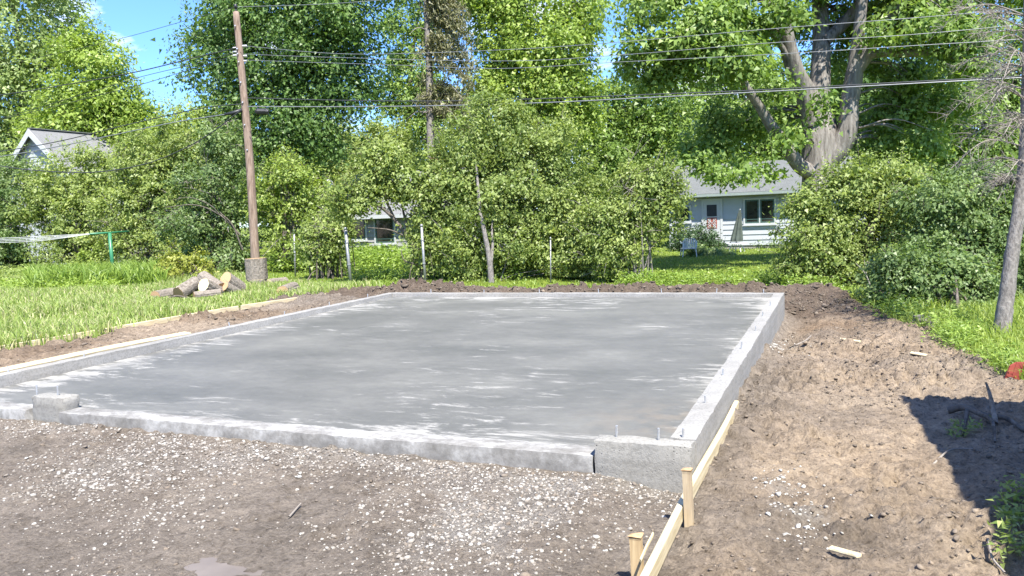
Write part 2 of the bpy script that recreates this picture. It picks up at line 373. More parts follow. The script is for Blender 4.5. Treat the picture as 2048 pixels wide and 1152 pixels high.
M['stucco'] = simple('grey_wall_paint', (0.269, 0.269, 0.266), 0.8, 0.2, 0.08)
M['umbrella'] = simple('faded_green_canvas', (0.063, 0.077, 0.066), 0.85, 0.1, 0.25, 6)
M['chair'] = simple('white_resin', (0.546, 0.563, 0.563), 0.45, 0.4, 0.06)
M['dish'] = simple('pale_dish_metal', (0.55, 0.57, 0.58), 0.4, 0.4, 0.06)
M['tarp'] = simple('blue_grey_tarp', (0.16, 0.20, 0.28), 0.5, 0.3, 0.3, 9)
M['rock'] = simple('pale_rock', (0.168, 0.154, 0.127), 0.9, 0.2, 0.2, 9)

LEAF = {
 'maple_dark': leaf_mat('dark_maple_leaf', (0.058, 0.127, 0.029), (0.196, 0.302, 0.084)),
 'maple': leaf_mat('maple_leaf', (0.087, 0.168, 0.029), (0.291, 0.396, 0.097)),
 'bright': leaf_mat('bright_leaf', (0.146, 0.228, 0.036), (0.386, 0.463, 0.109)),
 'yellow': leaf_mat('yellow_green_leaf', (0.144, 0.232, 0.032), (0.376, 0.477, 0.105)),
 'pale': leaf_mat('pale_leaf', (0.144, 0.222, 0.064), (0.377, 0.458, 0.178)),
 'bush': leaf_mat('bush_leaf', (0.101, 0.168, 0.033), (0.386, 0.450, 0.141)),
 'bush_dark': leaf_mat('dark_bush_leaf', (0.065, 0.127, 0.032), (0.263, 0.349, 0.129)),
 'olive': leaf_mat('spruce_needle', (0.105, 0.116, 0.050), (0.259, 0.248, 0.132), 0.2),
 'gold': leaf_mat('golden_leaf', (0.208, 0.238, 0.036), (0.384, 0.408, 0.081)),
 'weed': leaf_mat('weed_leaf', (0.105, 0.190, 0.024), (0.300, 0.400, 0.075), 0.35),
 'grass': leaf_mat('tall_grass_blade', (0.125, 0.195, 0.035), (0.300, 0.385, 0.095), 0.35, dry=(0.46, 0.43, 0.24)),
 'lawn': leaf_mat('lawn_blade', (0.105, 0.180, 0.022), (0.260, 0.350, 0.060), 0.35),
 'shade': leaf_mat('evergreen_shrub_leaf', (0.020, 0.050, 0.016), (0.070, 0.120, 0.045), 0.2),
}
#PART2
# ------------------------------------------------------------------ ground
XL, XR, YN, YF, TW = -8.16, -0.835, 4.74, 13.42, 0.168
SLAB_Z, SILL_Z = -0.132, -0.112
def grass_mask(x, y):
    x = np.asarray(x, float); y = np.asarray(y, float)
    w = fbm(x, y, 0.9, 3, 1) * 0.25
    left = sstep(-9.75, -10.15, x + w + 0.08 * (y - 9))          # lawn left of the dirt strip
    left = left * sstep(3.0, 5.0, y + 0.4 * (x + 12))
    back = sstep(15.1, 15.7, y + w - 0.12 * np.clip(-4 - x, 0, 5))
    xb = np.interp(y, [3.5, 5.5, 7.7, 9.5, 12.0, 13.5, 15.0], [0.98, 1.30, 1.52, 1.28, 1.0, 0.5, -0.4])
    right = sstep(-0.1, 0.18, x + w * 0.5 - xb)
    return np.clip(np.maximum(np.maximum(left, back), right), 0, 1)
def worley(x, y, f, s=0):
    """cellular noise: (edge distance F2-F1, random value of the cell)"""
    x = np.asarray(x, float) * f; y = np.asarray(y, float) * f
    xi = np.floor(x).astype(int); yi = np.floor(y).astype(int)
    f1 = np.full(x.shape, 9.0); f2 = np.full(x.shape, 9.0); cid = np.zeros(x.shape)
    for di in (-1, 0, 1):
        for dj in (-1, 0, 1):
            a = (xi + di) & 255; b = (yi + dj) & 255
            d = np.hypot(xi + di + _G[s, a, b] - x, yi + dj + _G[(s + 1) % 8, a, b] - y)
            nw = d < f1
            f2 = np.where(nw, f1, np.minimum(f2, d)); cid = np.where(nw, _G[(s + 2) % 8, a, b], cid); f1 = np.where(nw, d, f1)
    return f2 - f1, cid
def ground_h(x, y, detail=True):
    x = np.asarray(x, float); y = np.asarray(y, float)
    front = -0.215 - 0.05 * sstep(4.5, 2.5, y) - 0.02 * sstep(-5, -1, x) - 0.07 * sstep(-1.45, -0.9, x) * sstep(5.3, 4.6, y)
    rightz = -0.26 - 0.10 * sstep(7, 13, y) + 0.03 * x
    trench = np.exp(-((x - (XR + 0.05)) / 0.35) ** 2) * sstep(9.0, 11.0, y) * sstep(14.6, 13.0, y)
    rightz = rightz - 0.22 * trench + 0.05 * sstep(8.6, 7.0, y) * np.exp(-((x + 0.6) / 0.4) ** 2)
    leftz = -0.055 + 0.02 * np.exp(-((x + 9.6) / 0.25) ** 2) - 0.006 * np.clip(-9 - x, 0, 30)
    leftz = leftz - 0.006 * np.clip(y - 10, 0, 20)
    z = front + (rightz - front) * sstep(-1.1, -0.5, x)
    fl = sstep(-7.95, -8.3, x) * sstep(4.2, 5.2, y)
    z = z * (1 - fl) + leftz * fl
    bk = sstep(13.2, 13.7, y)
    bz = -0.30 - 0.012 * np.clip(y - 15, 0, 22)
    xr_ = np.clip((x + 8) / 8, 0, 1)
    berm = np.exp(-((y - 14.45) / 0.55) ** 2) * (0.23 + 0.08 * xr_) * sstep(-9.5, -8.2, x) * sstep(0.9, -0.6, x)
    bz = bz + 0.13 * sstep(-5, -9, x) + berm
    z = z * (1 - bk) + bz * bk
    z = z - 0.003 * np.clip(np.hypot(x, y) - 40, 0, 400)
    if detail:
        g = grass_mask(x, y)
        rough = 0.35 + 0.65 * np.maximum(sstep(-1.0, -0.6, x), np.maximum(sstep(13.4, 13.9, y) , 1.1 * sstep(-8.1, -8.4, x)))
        n = fbm(x, y, 1.6, 4, 2) * 0.06 + fbm(x, y, 7, 4, 4, 0.6) * 0.045
        wx = x + 0.05 * fbm(x, y, 9, 2, 0); wy = y + 0.05 * fbm(x, y, 9, 2, 3)
        e1, c1 = worley(wx, wy, 6.5, 0); e2, c2 = worley(wx, wy, 15, 3)
        loose = np.clip(0.45 + 1.6 * fbm(x, y, 1.1, 3, 7) + 0.4 * sstep(13.4, 13.9, y), 0.05, 1)          # dug-up patches between trodden ones
        lump = loose * (np.clip(e1 * 3.2, 0, 1) * (c1 - 0.3) * 0.14 + np.clip(e2 * 2.6, 0, 1) * (c2 - 0.25) * 0.075)
        lump = lump + (0.2 - np.abs(fbm(x, y, 11, 3, 5, 0.6))) * 0.045
        z = z + (n + lump) * rough * (1 - 0.8 * g) + g * fbm(x, y, 0.6, 3, 3) * 0.05
        # ruts left by the digger, running along the right side
        rut = np.exp(-((x - 0.18 - 0.12 * np.sin(y * 0.9)) / 0.13) ** 2) * sstep(7.2, 8.4, y) * sstep(13.5, 12, y)
        z = z - 0.08 * rut * (0.5 + vnoise(x * 2, y * 1.4, 3))
        # wet hollow in the foreground
        pud = np.exp(-((x + 2.96) / 0.38) ** 2 - ((y - 2.99) / 0.13) ** 2)
        z = z - 0.035 * pud
    inside = sstep(XL + 0.04, XL + 0.12, x) * sstep(XR - 0.04, XR - 0.12, x) * sstep(YN + 0.04, YN + 0.12, y) * sstep(YF - 0.04, YF - 0.12, y)
    return z * (1 - inside) + (-0.42) * inside

def gaps(segs):
    out = []
    for a, b, s in segs: out.append(np.arange(a, b, s))
    return np.concatenate(out)
gx = gaps([(-400, -100, 30), (-100, -40, 6), (-40, -16, 1.0), (-16, -10.5, 0.25), (-10.5, -8.0, 0.045), (-8.0, -6.2, 0.035), (-6.2, -1.5, 0.03), (-1.5, 2.0, 0.02), (2.0, 6, 0.3), (6, 40, 2), (40, 100, 10), (100, 401, 30)])
gy = gaps([(-300, -20, 20), (-20, 0, 2), (0, 2.2, 0.2), (2.2, 5.0, 0.022), (5.0, 8.5, 0.028), (8.5, 13.2, 0.045), (13.2, 16.0, 0.05), (16, 24, 0.3), (24, 60, 1.5), (60, 120, 10), (120, 601, 40)])
GX, GY = np.meshgrid(gx, gy, indexing='ij')
GZ = ground_h(GX, GY)
nX, nY = GX.shape
idx = np.arange(nX * nY).reshape(nX, nY)
Fg = np.stack([idx[:-1, :-1], idx[1:, :-1], idx[1:, 1:], idx[:-1, 1:]], -1)
fx_, fy_ = GX[:-1, :-1], GY[:-1, :-1]     # no sheet is needed under the solid slab
Fg = Fg[~((fx_ > XL + 0.2) & (fx_ < XR - 0.25) & (fy_ > YN + 0.25) & (fy_ < YF - 0.25))].reshape(-1, 4)
def gravel_density(x, y):
    d = 0.20 + 1.1 * np.clip(fbm(x, y, 1.05, 4, 0) + 0.02, -0.3, 1)
    for (px, py, r, w) in [(on_z(900, 1010, -.25), None, 0.75, 0.9), (on_z(960, 1120, -.25), None, 0.55, 0.8), (on_z(1080, 1010, -.25), None, 0.7, 0.7), (on_z(330, 1060, -.25), None, 0.5, 0.5), (on_z(430, 940, -.25), None, 0.6, 0.6),
                           (on_z(900, 905, -.22), None, 0.9, 0.45), (on_z(1250, 975, -.25), None, 0.5, 0.7), (on_z(130, 855, -.22), None, 0.8, 0.6), (on_z(660, 905, -.22), None, 0.5, 0.5)]:
        dd = np.hypot(x - px[0], (y - px[1])) / r
        d = d + w * np.exp(-dd ** 2 * 1.6) * (0.5 + 0.9 * vnoise(x * 4, y * 4, 5))
    d = d - 0.7 * np.exp(-((x + 2.96) / 0.5) ** 2 - ((y - 2.99) / 0.2) ** 2)
    d = d + 0.35 * np.exp(-((y - 4.6) / 0.18) ** 2)
    return np.clip(d, 0, 1.6) * sstep(-0.55, -1.0, x) * sstep(4.85, 4.75, y)
gm = grass_mask(GX, GY)
gd = np.clip(gravel_density(GX, GY) * 0.6, 0, 1)
white = np.zeros_like(GX)
for (px, r, w) in [(on_z(1560, 712, -.5), 0.42, 1.0), (on_z(1600, 1040, -.3), 0.22, 0.7), (on_z(1560, 990, -.3), 0.14, 0.6)]:
    white = np.maximum(white, w * np.exp(-((GX - px[0]) ** 2 + (GY - px[1]) ** 2) / r ** 2))
gd = np.maximum(gd, white * 1.3)
tanz = np.clip(sstep(-0.9, -0.4, GX) * (0.6 + fbm(GX, GY, 0.7, 3, 6)) + 0.7 * sstep(-8.1, -8.5, GX) * sstep(12.5, 10, GY), 0, 1) * sstep(14.0, 12.5, GY)
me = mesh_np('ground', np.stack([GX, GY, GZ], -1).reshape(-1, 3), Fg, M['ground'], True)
ca = me.attributes.new('zone', 'FLOAT_COLOR', 'POINT')
ca.data.foreach_set('color', np.stack([gm, np.clip(gd, 0, 1), tanz, np.ones_like(gm)], -1).astype(np.float32).ravel())
mo_ = np.clip(sstep(13.3, 13.6, GY) * sstep(16, 15.2, GY) * 0.95 + 0.75 * sstep(-8.1, -8.3, GX) * sstep(4.5, 6, GY) * (0.5 + fbm(GX, GY, 1.2, 3, 2)) + 0.6 * sstep(10.5, 13, GY) * sstep(-0.9, -0.5, GX) + 0.55 * np.clip(fbm(GX, GY, 0.8, 3, 4) - 0.1, 0, 1) * sstep(-0.9, -0.5, GX), 0, 1)
ma = me.attributes.new('moist', 'FLOAT', 'POINT'); ma.data.foreach_set('value', mo_.astype(np.float32).ravel())
ground = link('ground', me); tag(ground, kind='structure')
# wet hollow: a thin film of muddy water
tw_ = NT('muddy_water'); tw_.bsdf(tw_.ramp(tw_.noise(tw_.gpos(), 5, 5), [(0.3, (0.12, 0.10, 0.082)), (0.7, (0.17, 0.143, 0.118))]), 0.3, 0.35)
pz = float(ground_h(-2.96, 2.99)) + 0.011
th = np.linspace(0, 2 * np.pi, 40, endpoint=False)
PV = np.stack([-2.96 + (0.40 + 0.08 * np.sin(3 * th)) * np.cos(th), 2.99 + (0.15 + 0.03 * np.sin(5 * th)) * np.sin(th), np.full(40, pz)], -1)
puddle = link('puddle', mesh_np('puddle', PV, [tuple(range(40))], tw_.m)); tag(puddle, kind='structure')

# ------------------------------------------------------------------ garage foundation
found = empty('garage_foundation', ((XL + XR) / 2, (YN + YF) / 2, -0.45))
tag(found, 'new concrete garage floor with low curb walls and door openings', 'foundation')
def concrete_block(name, a, b, mat, seed=0, amp=0.0012, step=0.09, bev=0.012, wob=0.0):
    """a poured block: gridded box whose faces and edges are slightly uneven"""
    r = np.random.default_rng(seed)
    a = np.array(a, float); b = np.array(b, float)
    ns = np.maximum(1, np.round((b - a) / step).astype(int)); ns = np.minimum(ns, 110)
    V = []; Fs = []; key = {}
    def vid(i, j, k):
        t = (i, j, k)
        if t not in key:
            p = a + (b - a) * np.array([i / ns[0], j / ns[1], k / ns[2]])
            # rounded arrises
            e = [(i in (0, ns[0])), (j in (0, ns[1])), (k in (0, ns[2]))]
            if sum(e) >= 2:
                c = (a + b) / 2
                for q in range(3):
                    if e[q]: p[q] += -np.sign(p[q] - c[q]) * bev * (0.3 + 0.9 * r.random()) * 0.7
            p = p + r.normal(0, amp, 3) * np.array([1, 1, 0.6])
            if wob and k == ns[2]: p[2] += wob * math.sin(p[0] * 1.7 + p[1] * 0.9)
            key[t] = len(V); V.append(p)
        return key[t]
    def face(ax, side):
        o = [q for q in range(3) if q != ax]
        for i in range(ns[o[0]]):
            for j in range(ns[o[1]]):
                c = []
                for di, dj in ((0, 0), (1, 0), (1, 1), (0, 1)):
                    t = [0, 0, 0]; t[ax] = ns[ax] if side else 0; t[o[0]] = i + di; t[o[1]] = j + dj; c.append(vid(*t))
                flip = side ^ (ax == 1)
                Fs.append(tuple(c if flip else c[::-1]))
    for ax in range(3):
        for sd in (False, True): face(ax, sd)
    o = link(name, mesh_np(name, np.array(V), Fs, mat, amp < 0.01), found)
    o.data.set_sharp_from_angle(angle=math.radians(50))
    return o
ZB = -0.75
floor = concrete_block('floor_slab', (XL + TW - 0.01, YN + TW + 0.05, -0.40), (XR - TW + 0.01, YF - TW + 0.01, SLAB_Z), M['slab'], 1, 0.0008, 0.3, 0.002)
for v_ in floor.data.vertices:          # the floor falls towards the doors
    if v_.co.z > -0.3: v_.co.z += 0.065 * (v_.co.y - YN - 0.2) / (YF - YN)
concrete_block('curb_wall', (XL, YN + TW + 0.003, ZB), (XL + TW, YF - TW - 0.003, 0.0), M['curb'], 2)
concrete_block('curb_wall', (XR - TW, YN + TW + 0.003, ZB), (XR, YF - TW - 0.003, 0.0), M['curb'], 3)
concrete_block('curb_wall', (XL, YF - TW, ZB), (XR, YF, 0.0), M['curb'], 4)
concrete_block('return_wall', (-1.46, YN, ZB), (XR, YN + TW, 0.0), M['rough_concrete'], 5, 0.0012, 0.06, 0.02)
concrete_block('door_pier', (-6.70, YN + 0.07, ZB), (-6.30, YN + TW + 0.10, 0.0), M['rough_concrete'], 6, 0.002, 0.05, 0.022)
concrete_block('corner_return_wall', (XL, YN + 0.003, ZB), (XL + TW + 0.05, YN + TW, 0.0), M['curb'], 7)
s1 = concrete_block('door_sill', (-6.30 + 0.003, YN + 0.02, ZB), (-1.46 - 0.004, YN + TW + 0.06, SILL_Z), M['sill'], 8, 0.0016, 0.06, 0.014, 0.003)
s2 = concrete_block('door_sill', (XL + TW + 0.053, YN + 0.02, ZB), (-6.70 - 0.003, YN + TW + 0.06, SILL_Z), M['sill'], 9, 0.0016, 0.06, 0.014, 0.003)
# anchor bolts: threaded rod, nut and washer share their meshes
def disc_mesh(name, r, h, k, mat):
    mb = MB(); mb.tube([(0, 0, 0), (0, 0, h)], r, k); return mesh_np(name, np.vstack(mb.V), mb.Fc, mat)
ROD = disc_mesh('anchor_bolt', 0.0075, 0.12, 8, M['steel'])
def bolt(x, y, z, hh=0.075, lean=(0, 0)):
    o = link('anchor_bolt', ROD, found, True); o.matrix_parent_inverse = pinv(found)
    o.location = (x, y, z - 0.045 + (hh - 0.075)); o.rotation_euler = (lean[0], lean[1], random.random() * 3)
for (u, v) in [(1368, 863), (1413, 794), (1449, 745), (1484, 690), (1508, 652), (1527, 622), (1541, 602)]:
    p = on_x(u, v, XR - TW / 2); bolt(XR - TW / 2 + random.uniform(-.02, .02), p[1], 0, random.uniform(.05, .08), (random.uniform(-.1, .1), random.uniform(-.1, .1)))
for (u, v) in [(1238, 868), (1320, 876)]:
    p = on_z(u, v, 0); bolt(p[0], YN + TW * .55, 0, 0.075, (0.03, random.uniform(-.08, .08)))
for (u, v) in [(92, 783), (134, 786)]:
    p = on_z(u, v, 0); bolt(p[0], YN + TW * .9, 0, 0.08, (0, random.uniform(-.1, .1)))
for y in (5.6, 6.5, 7.7, 8.9, 10.1, 11.3, 12.5): bolt(XL + TW * .5, y, 0, random.uniform(.045, .07), (random.uniform(-.15, .15), random.uniform(-.15, .15)))
for x in (-7.2, -6.1, -5.0, -3.9, -2.8, -1.9, -1.15): bolt(x, YF - TW * .5, 0, random.uniform(.05, .075), (random.uniform(-.1, .1), random.uniform(-.1, .1)))

# ------------------------------------------------------------------ loose stones and clods (stuff)
def ico():
    p = (1 + 5 ** .5) / 2
    V = np.array([(-1, p, 0), (1, p, 0), (-1, -p, 0), (1, -p, 0), (0, -1, p), (0, 1, p), (0, -1, -p), (0, 1, -p), (p, 0, -1), (p, 0, 1), (-p, 0, -1), (-p, 0, 1)], float)
    Fs = np.array([(0,11,5),(0,5,1),(0,1,7),(0,7,10),(0,10,11),(1,5,9),(5,11,4),(11,10,2),(10,7,6),(7,1,8),(3,9,4),(3,4,2),(3,2,6),(3,6,8),(3,8,9),(4,9,5),(2,4,11),(6,2,10),(8,6,7),(9,8,1)])
    return V / np.linalg.norm(V[0]), Fs
ICO_V, ICO_F = ico()
def rot_rand(n, r):
    q = r.normal(size=(n, 4)); q /= np.linalg.norm(q, axis=1)[:, None]; w, x, y, z = q.T
    return np.stack([np.stack([1-2*(y*y+z*z), 2*(x*y-z*w), 2*(x*z+y*w)], -1), np.stack([2*(x*y+z*w), 1-2*(x*x+z*z), 2*(y*z-x*w)], -1), np.stack([2*(x*z-y*w), 2*(y*z+x*w), 1-2*(x*x+y*y)], -1)], 1)
def stones(name, X, Y, size, mat, tint, r, sink=0.3, flat=0.65, z=None, jit=0.38):
    n = len(X)
    base = ICO_V[None] * (1 + r.uniform(-jit, jit, (n, 12, 1)))
    base = base * np.stack([r.uniform(0.75, 1.25, n), r.uniform(0.65, 1.1, n), r.uniform(0.6, 1.0, n)], -1)[:, None, :]
    V = np.einsum('nij,nkj->nki', rot_rand(n, r), base)
    V[:, :, 2] *= flat
    V = V * (size / 2)[:, None, None]
    zz = ground_h(X, Y) if z is None else z
    V += np.stack([X, Y, zz + size * (0.5 - sink) * flat], -1)[:, None, :]
    Fs = (ICO_F[None] + (np.arange(n) * 12)[:, None, None]).reshape(-1, 3)
    me = mesh_np(name, V.reshape(-1, 3), Fs, mat, False, np.repeat(tint, 20))
    return me
r = np.random.default_rng(21)
n = 84000
X = r.uniform(-7.6, -0.75, n); Y = 2.25 + (4.75 - 2.25) * r.random(n)
keep = r.random(n) < gravel_density(X, Y) * 0.36
keep &= (X / Y > -1.75)
X, Y = X[keep], Y[keep]
size = np.clip(r.lognormal(math.log(0.0135), 0.45, len(X)), 0.005, 0.042) * (0.8 + 0.25 * (Y > 3.3))
print('stones', len(X))
g = link('gravel', stones('gravel', X, Y, size, M['stone'], np.clip(r.normal(0.30, 0.27, len(X)), 0, 1), r, 0.45))
tag(g, 'pale crushed stone scattered over the dirt before the slab', 'gravel', kind='stuff')
# white rubble piled against the outside of the curb and spilled mortar on the dirt
pts = []
for (px, rr, k) in [(on_z(1560, 712, -.5), 0.26, 600), (on_z(1600, 1040, -.3), 0.15, 130), (on_z(1555, 990, -.3), 0.10, 50)]:
    pts.append(np.stack([px[0] + r.normal(0, rr * 0.7, k), px[1] + r.normal(0, rr * 1.6, k)], -1))
pts = np.vstack(pts); pts = pts[pts[:, 0] > XR + 0.02]
g = link('concrete_rubble', stones('concrete_rubble', pts[:, 0], pts[:, 1], np.clip(r.lognormal(math.log(0.016), 0.45, len(pts)), .006, .045), M['stone'], np.clip(r.normal(0.7, 0.2, len(pts)), 0, 1), r, 0.45))
tag(g, 'white crumbs of concrete spilled beside the right curb wall', 'rubble', kind='stuff')
# soil clods
n = 90000
X = np.concatenate([r.uniform(-0.8, 2.0, n), r.uniform(-9.9, -8.2, n // 4), r.uniform(-9, 1, n // 3), r.uniform(-7, -0.8, n // 3)])
Y = np.concatenate([2.6 + 11.5 * r.random(n) ** 1.3, r.uniform(5, 13.5, n // 4), r.uniform(13.5, 15.6, n // 3), r.uniform(2.3, 4.7, n // 3)])
dens = np.clip(0.10 + 0.9 * np.clip(fbm(X, Y, 1.5, 4, 2), 0, 1) + 0.5 * (Y > 13.5) + 0.35 * np.exp(-((X - 0.3) / 0.35) ** 2) * (Y > 7), 0, 1) * (1 - grass_mask(X, Y))
dens *= np.where(X < -1.2, np.where(Y < 5, 0.25, 0.6), 0.8) * (X / np.maximum(Y, .1) < 0.22)
keep = r.random(len(X)) < dens * 0.6
X, Y = X[keep], Y[keep]
size = np.clip(r.lognormal(math.log(0.0165), 0.55, len(X)), 0.008, 0.10) * np.where(X < -1.2, np.where(Y < 5, 0.7, 1.3), 1.0) * np.where(Y > 13.4, 1.5, 1)
size = np.where((X > -1.2) & (Y < 9), np.minimum(size, 0.042), size)
print('clods', len(X))
g = link('soil_clods', stones('soil_clods', X, Y, size, M['clod'], np.clip(r.normal(0.40, 0.26, len(X)) - 0.2 * (Y > 12.5), 0, 1), r, 0.55, 0.55, None, 0.55))
tag(g, 'brown clods of dug earth lying over the bare soil', 'soil', kind='stuff')
# ------------------------------------------------------------------ vegetation generators
def unit(v): return v / (np.linalg.norm(v, axis=-1, keepdims=True) + 1e-9)
def leaves_mesh(name, C, N, D, L, W, tint, mat):
    """pointed leaf faces: centre C, normal N, direction D, length L, width W"""
    D = unit(D - N * np.sum(D * N, -1, keepdims=True)); S = np.cross(N, D)
    V = np.stack([C - D * (L * 0.42)[:, None] + S * (W * 0.42)[:, None], C - D * (L * 0.25)[:, None] - S * (W * 0.58)[:, None], C + D * (L * 0.58)[:, None]], 1)
    Fs = np.arange(len(C) * 3).reshape(-1, 3)
    return mesh_np(name, V.reshape(-1, 3), Fs, mat, False, tint)
NLEAF = [0]
def foliage(r, lobes, n_leaves, leaf, clump=0.35, per=40, aspect=0.75, droop=0.25, hollow=0.45, flat=0.6, up=0.7, zmin=None, mult=1.38):
    """leaf arrays filling a union of ellipsoid lobes: (k,6) centre + radii"""
    lobes = np.asarray(lobes, float); n_leaves = int(n_leaves * mult); leaf = leaf * 0.92
    vol = (lobes[:, 3] * lobes[:, 4] * lobes[:, 5]) ** (2 / 3); pr = vol / vol.sum()
    nc = max(8, n_leaves // per)
    li = r.choice(len(lobes), nc, p=pr)
    d = unit(r.normal(size=(nc, 3))); rad = hollow + (1.06 - hollow) * r.random(nc) ** 0.6
    rad = np.where(r.random(nc) < 0.13, r.uniform(1.05, 1.32, nc), rad)
    cc = lobes[li, :3] + d * rad[:, None] * lobes[li, 3:] * (1 + 0.12 * r.normal(size=(nc, 1)))
    if zmin is not None: ok_ = cc[:, 2] > zmin; cc = cc[ok_]; li = li[ok_]; d = d[ok_]
    nc = len(cc)
    k = r.integers(0, nc, n_leaves)
    csz = clump * r.uniform(0.5, 1.35, nc)
    off = r.normal(size=(n_leaves, 3)) * csz[k][:, None] * np.array([1, 1, flat]) * 0.62
    off[:, 2] -= droop * np.hypot(off[:, 0], off[:, 1])
    C = cc[k] + off
    if zmin is not None: C[:, 2] = np.maximum(C[:, 2], zmin + 0.02)
    out = unit(off + 0.5 * d[k] * csz[k][:, None])
    N = unit(np.array([0, 0, up * 0.6]) + 0.55 * d[k] + 0.3 * out + 0.55 * r.normal(size=(n_leaves, 3)))
    Dr = unit(out + np.array([0, 0, -0.5]) + 0.5 * r.normal(size=(n_leaves, 3)))
    L = leaf * r.uniform(0.6, 1.3, n_leaves) * r.uniform(0.65, 1.3, nc)[k]
    ct = r.random(nc); lt = r.random(len(lobes))
    tint = np.clip(0.36 * ct[k] + 0.36 * r.random(n_leaves) + 0.28 * lt[li[k]] + 0.02, 0, 1)
    NLEAF[0] += n_leaves
    return C, N, Dr, L, L * aspect, tint, cc
def shoots(r, cc, cen, n, length, leaf, per=26, aspect=0.7, rise=0.75):
    """leafy shoots reaching out of the crown's surface: leaf arrays and thin stem tubes"""
    rel = cc - cen; sc_ = np.linalg.norm(rel / (np.abs(rel).max(0) + 1e-6), axis=1)
    pick = r.choice(len(cc), n, p=(sc_ ** 3) / (sc_ ** 3).sum()); tubes = []
    C, D, L, T = [], [], [], []
    for i in pick:
        o = rel[i] / (np.linalg.norm(rel[i]) + 1e-6)
        dr = unit(o * 0.8 + np.array([0, 0, rise]) + 0.45 * r.normal(size=3)); le = length * r.uniform(0.4, 1.15)
        s = cc[i]; e = s + dr * le + np.array([0, 0, -0.18 * le]); m = (s + e) / 2 + np.array([0, 0, 0.09 * le])
        tubes.append(tube_np(np.array([s, m, e]), np.array([0.008, 0.006, 0.003]) * max(1, leaf * 8), 3))
        t = r.random(per) ** 0.8; q = (1 - t)[:, None] ** 2 * s + (2 * t * (1 - t))[:, None] * (2 * m - (s + e) / 2) + t[:, None] ** 2 * e
        off = r.normal(size=(per, 3)) * (leaf * 1.1 * (1.25 - 0.8 * t))[:, None]
        C.append(q + off); D.append(unit(off + dr * leaf)); L.append(leaf * r.uniform(.6, 1.2, per) * (1.1 - 0.35 * t)); T.append(np.clip(r.random() * .5 + r.random(per) * .5 + .08, 0, 1))
    C = np.vstack(C); D = np.vstack(D); L = np.concatenate(L); T = np.concatenate(T)
    N = unit(np.array([0, 0, .6]) + 0.3 * D + 0.6 * r.normal(size=C.shape)); NLEAF[0] += len(C)
    return C, N, D, L, L * aspect, T, tubes
def merge_tubes(tubes):
    V = []; Fs = []; o = 0
    for v, f in tubes: V.append(v); Fs.append(f + o); o += len(v)
    return np.vstack(V), np.vstack(Fs)
def px_lobes(lst, depth, r=None, thick=0.8, split=0):
    """(u, v, ru, rv[, extra depth]) in photo pixels at a depth in metres -> ellipsoids"""
    out = []
    for t in lst:
        u, v, ru, rv = t[:4]; d = depth + (t[4] if len(t) > 4 else 0)
        c = at(u, v, d); a = ru / F * d; b = rv / F * d
        out.append((*c, a, max(a, b) * thick, b))
        for _ in range(split):
            an = r.uniform(0, 2 * np.pi); q = r.uniform(0.7, 1.22); s = r.uniform(0.2, 0.42)
            c2 = at(u + ru * q * math.cos(an), v + rv * q * math.sin(an), d + r.uniform(-0.6, 0.6) * a)
            out.append((*c2, a * s, a * s, b * s * 1.05))
    return np.array(out)
def gbase(u, depth):
    p = at(u, 500, depth); return np.array([p[0], p[1], float(ground_h(p[0], p[1], False))])
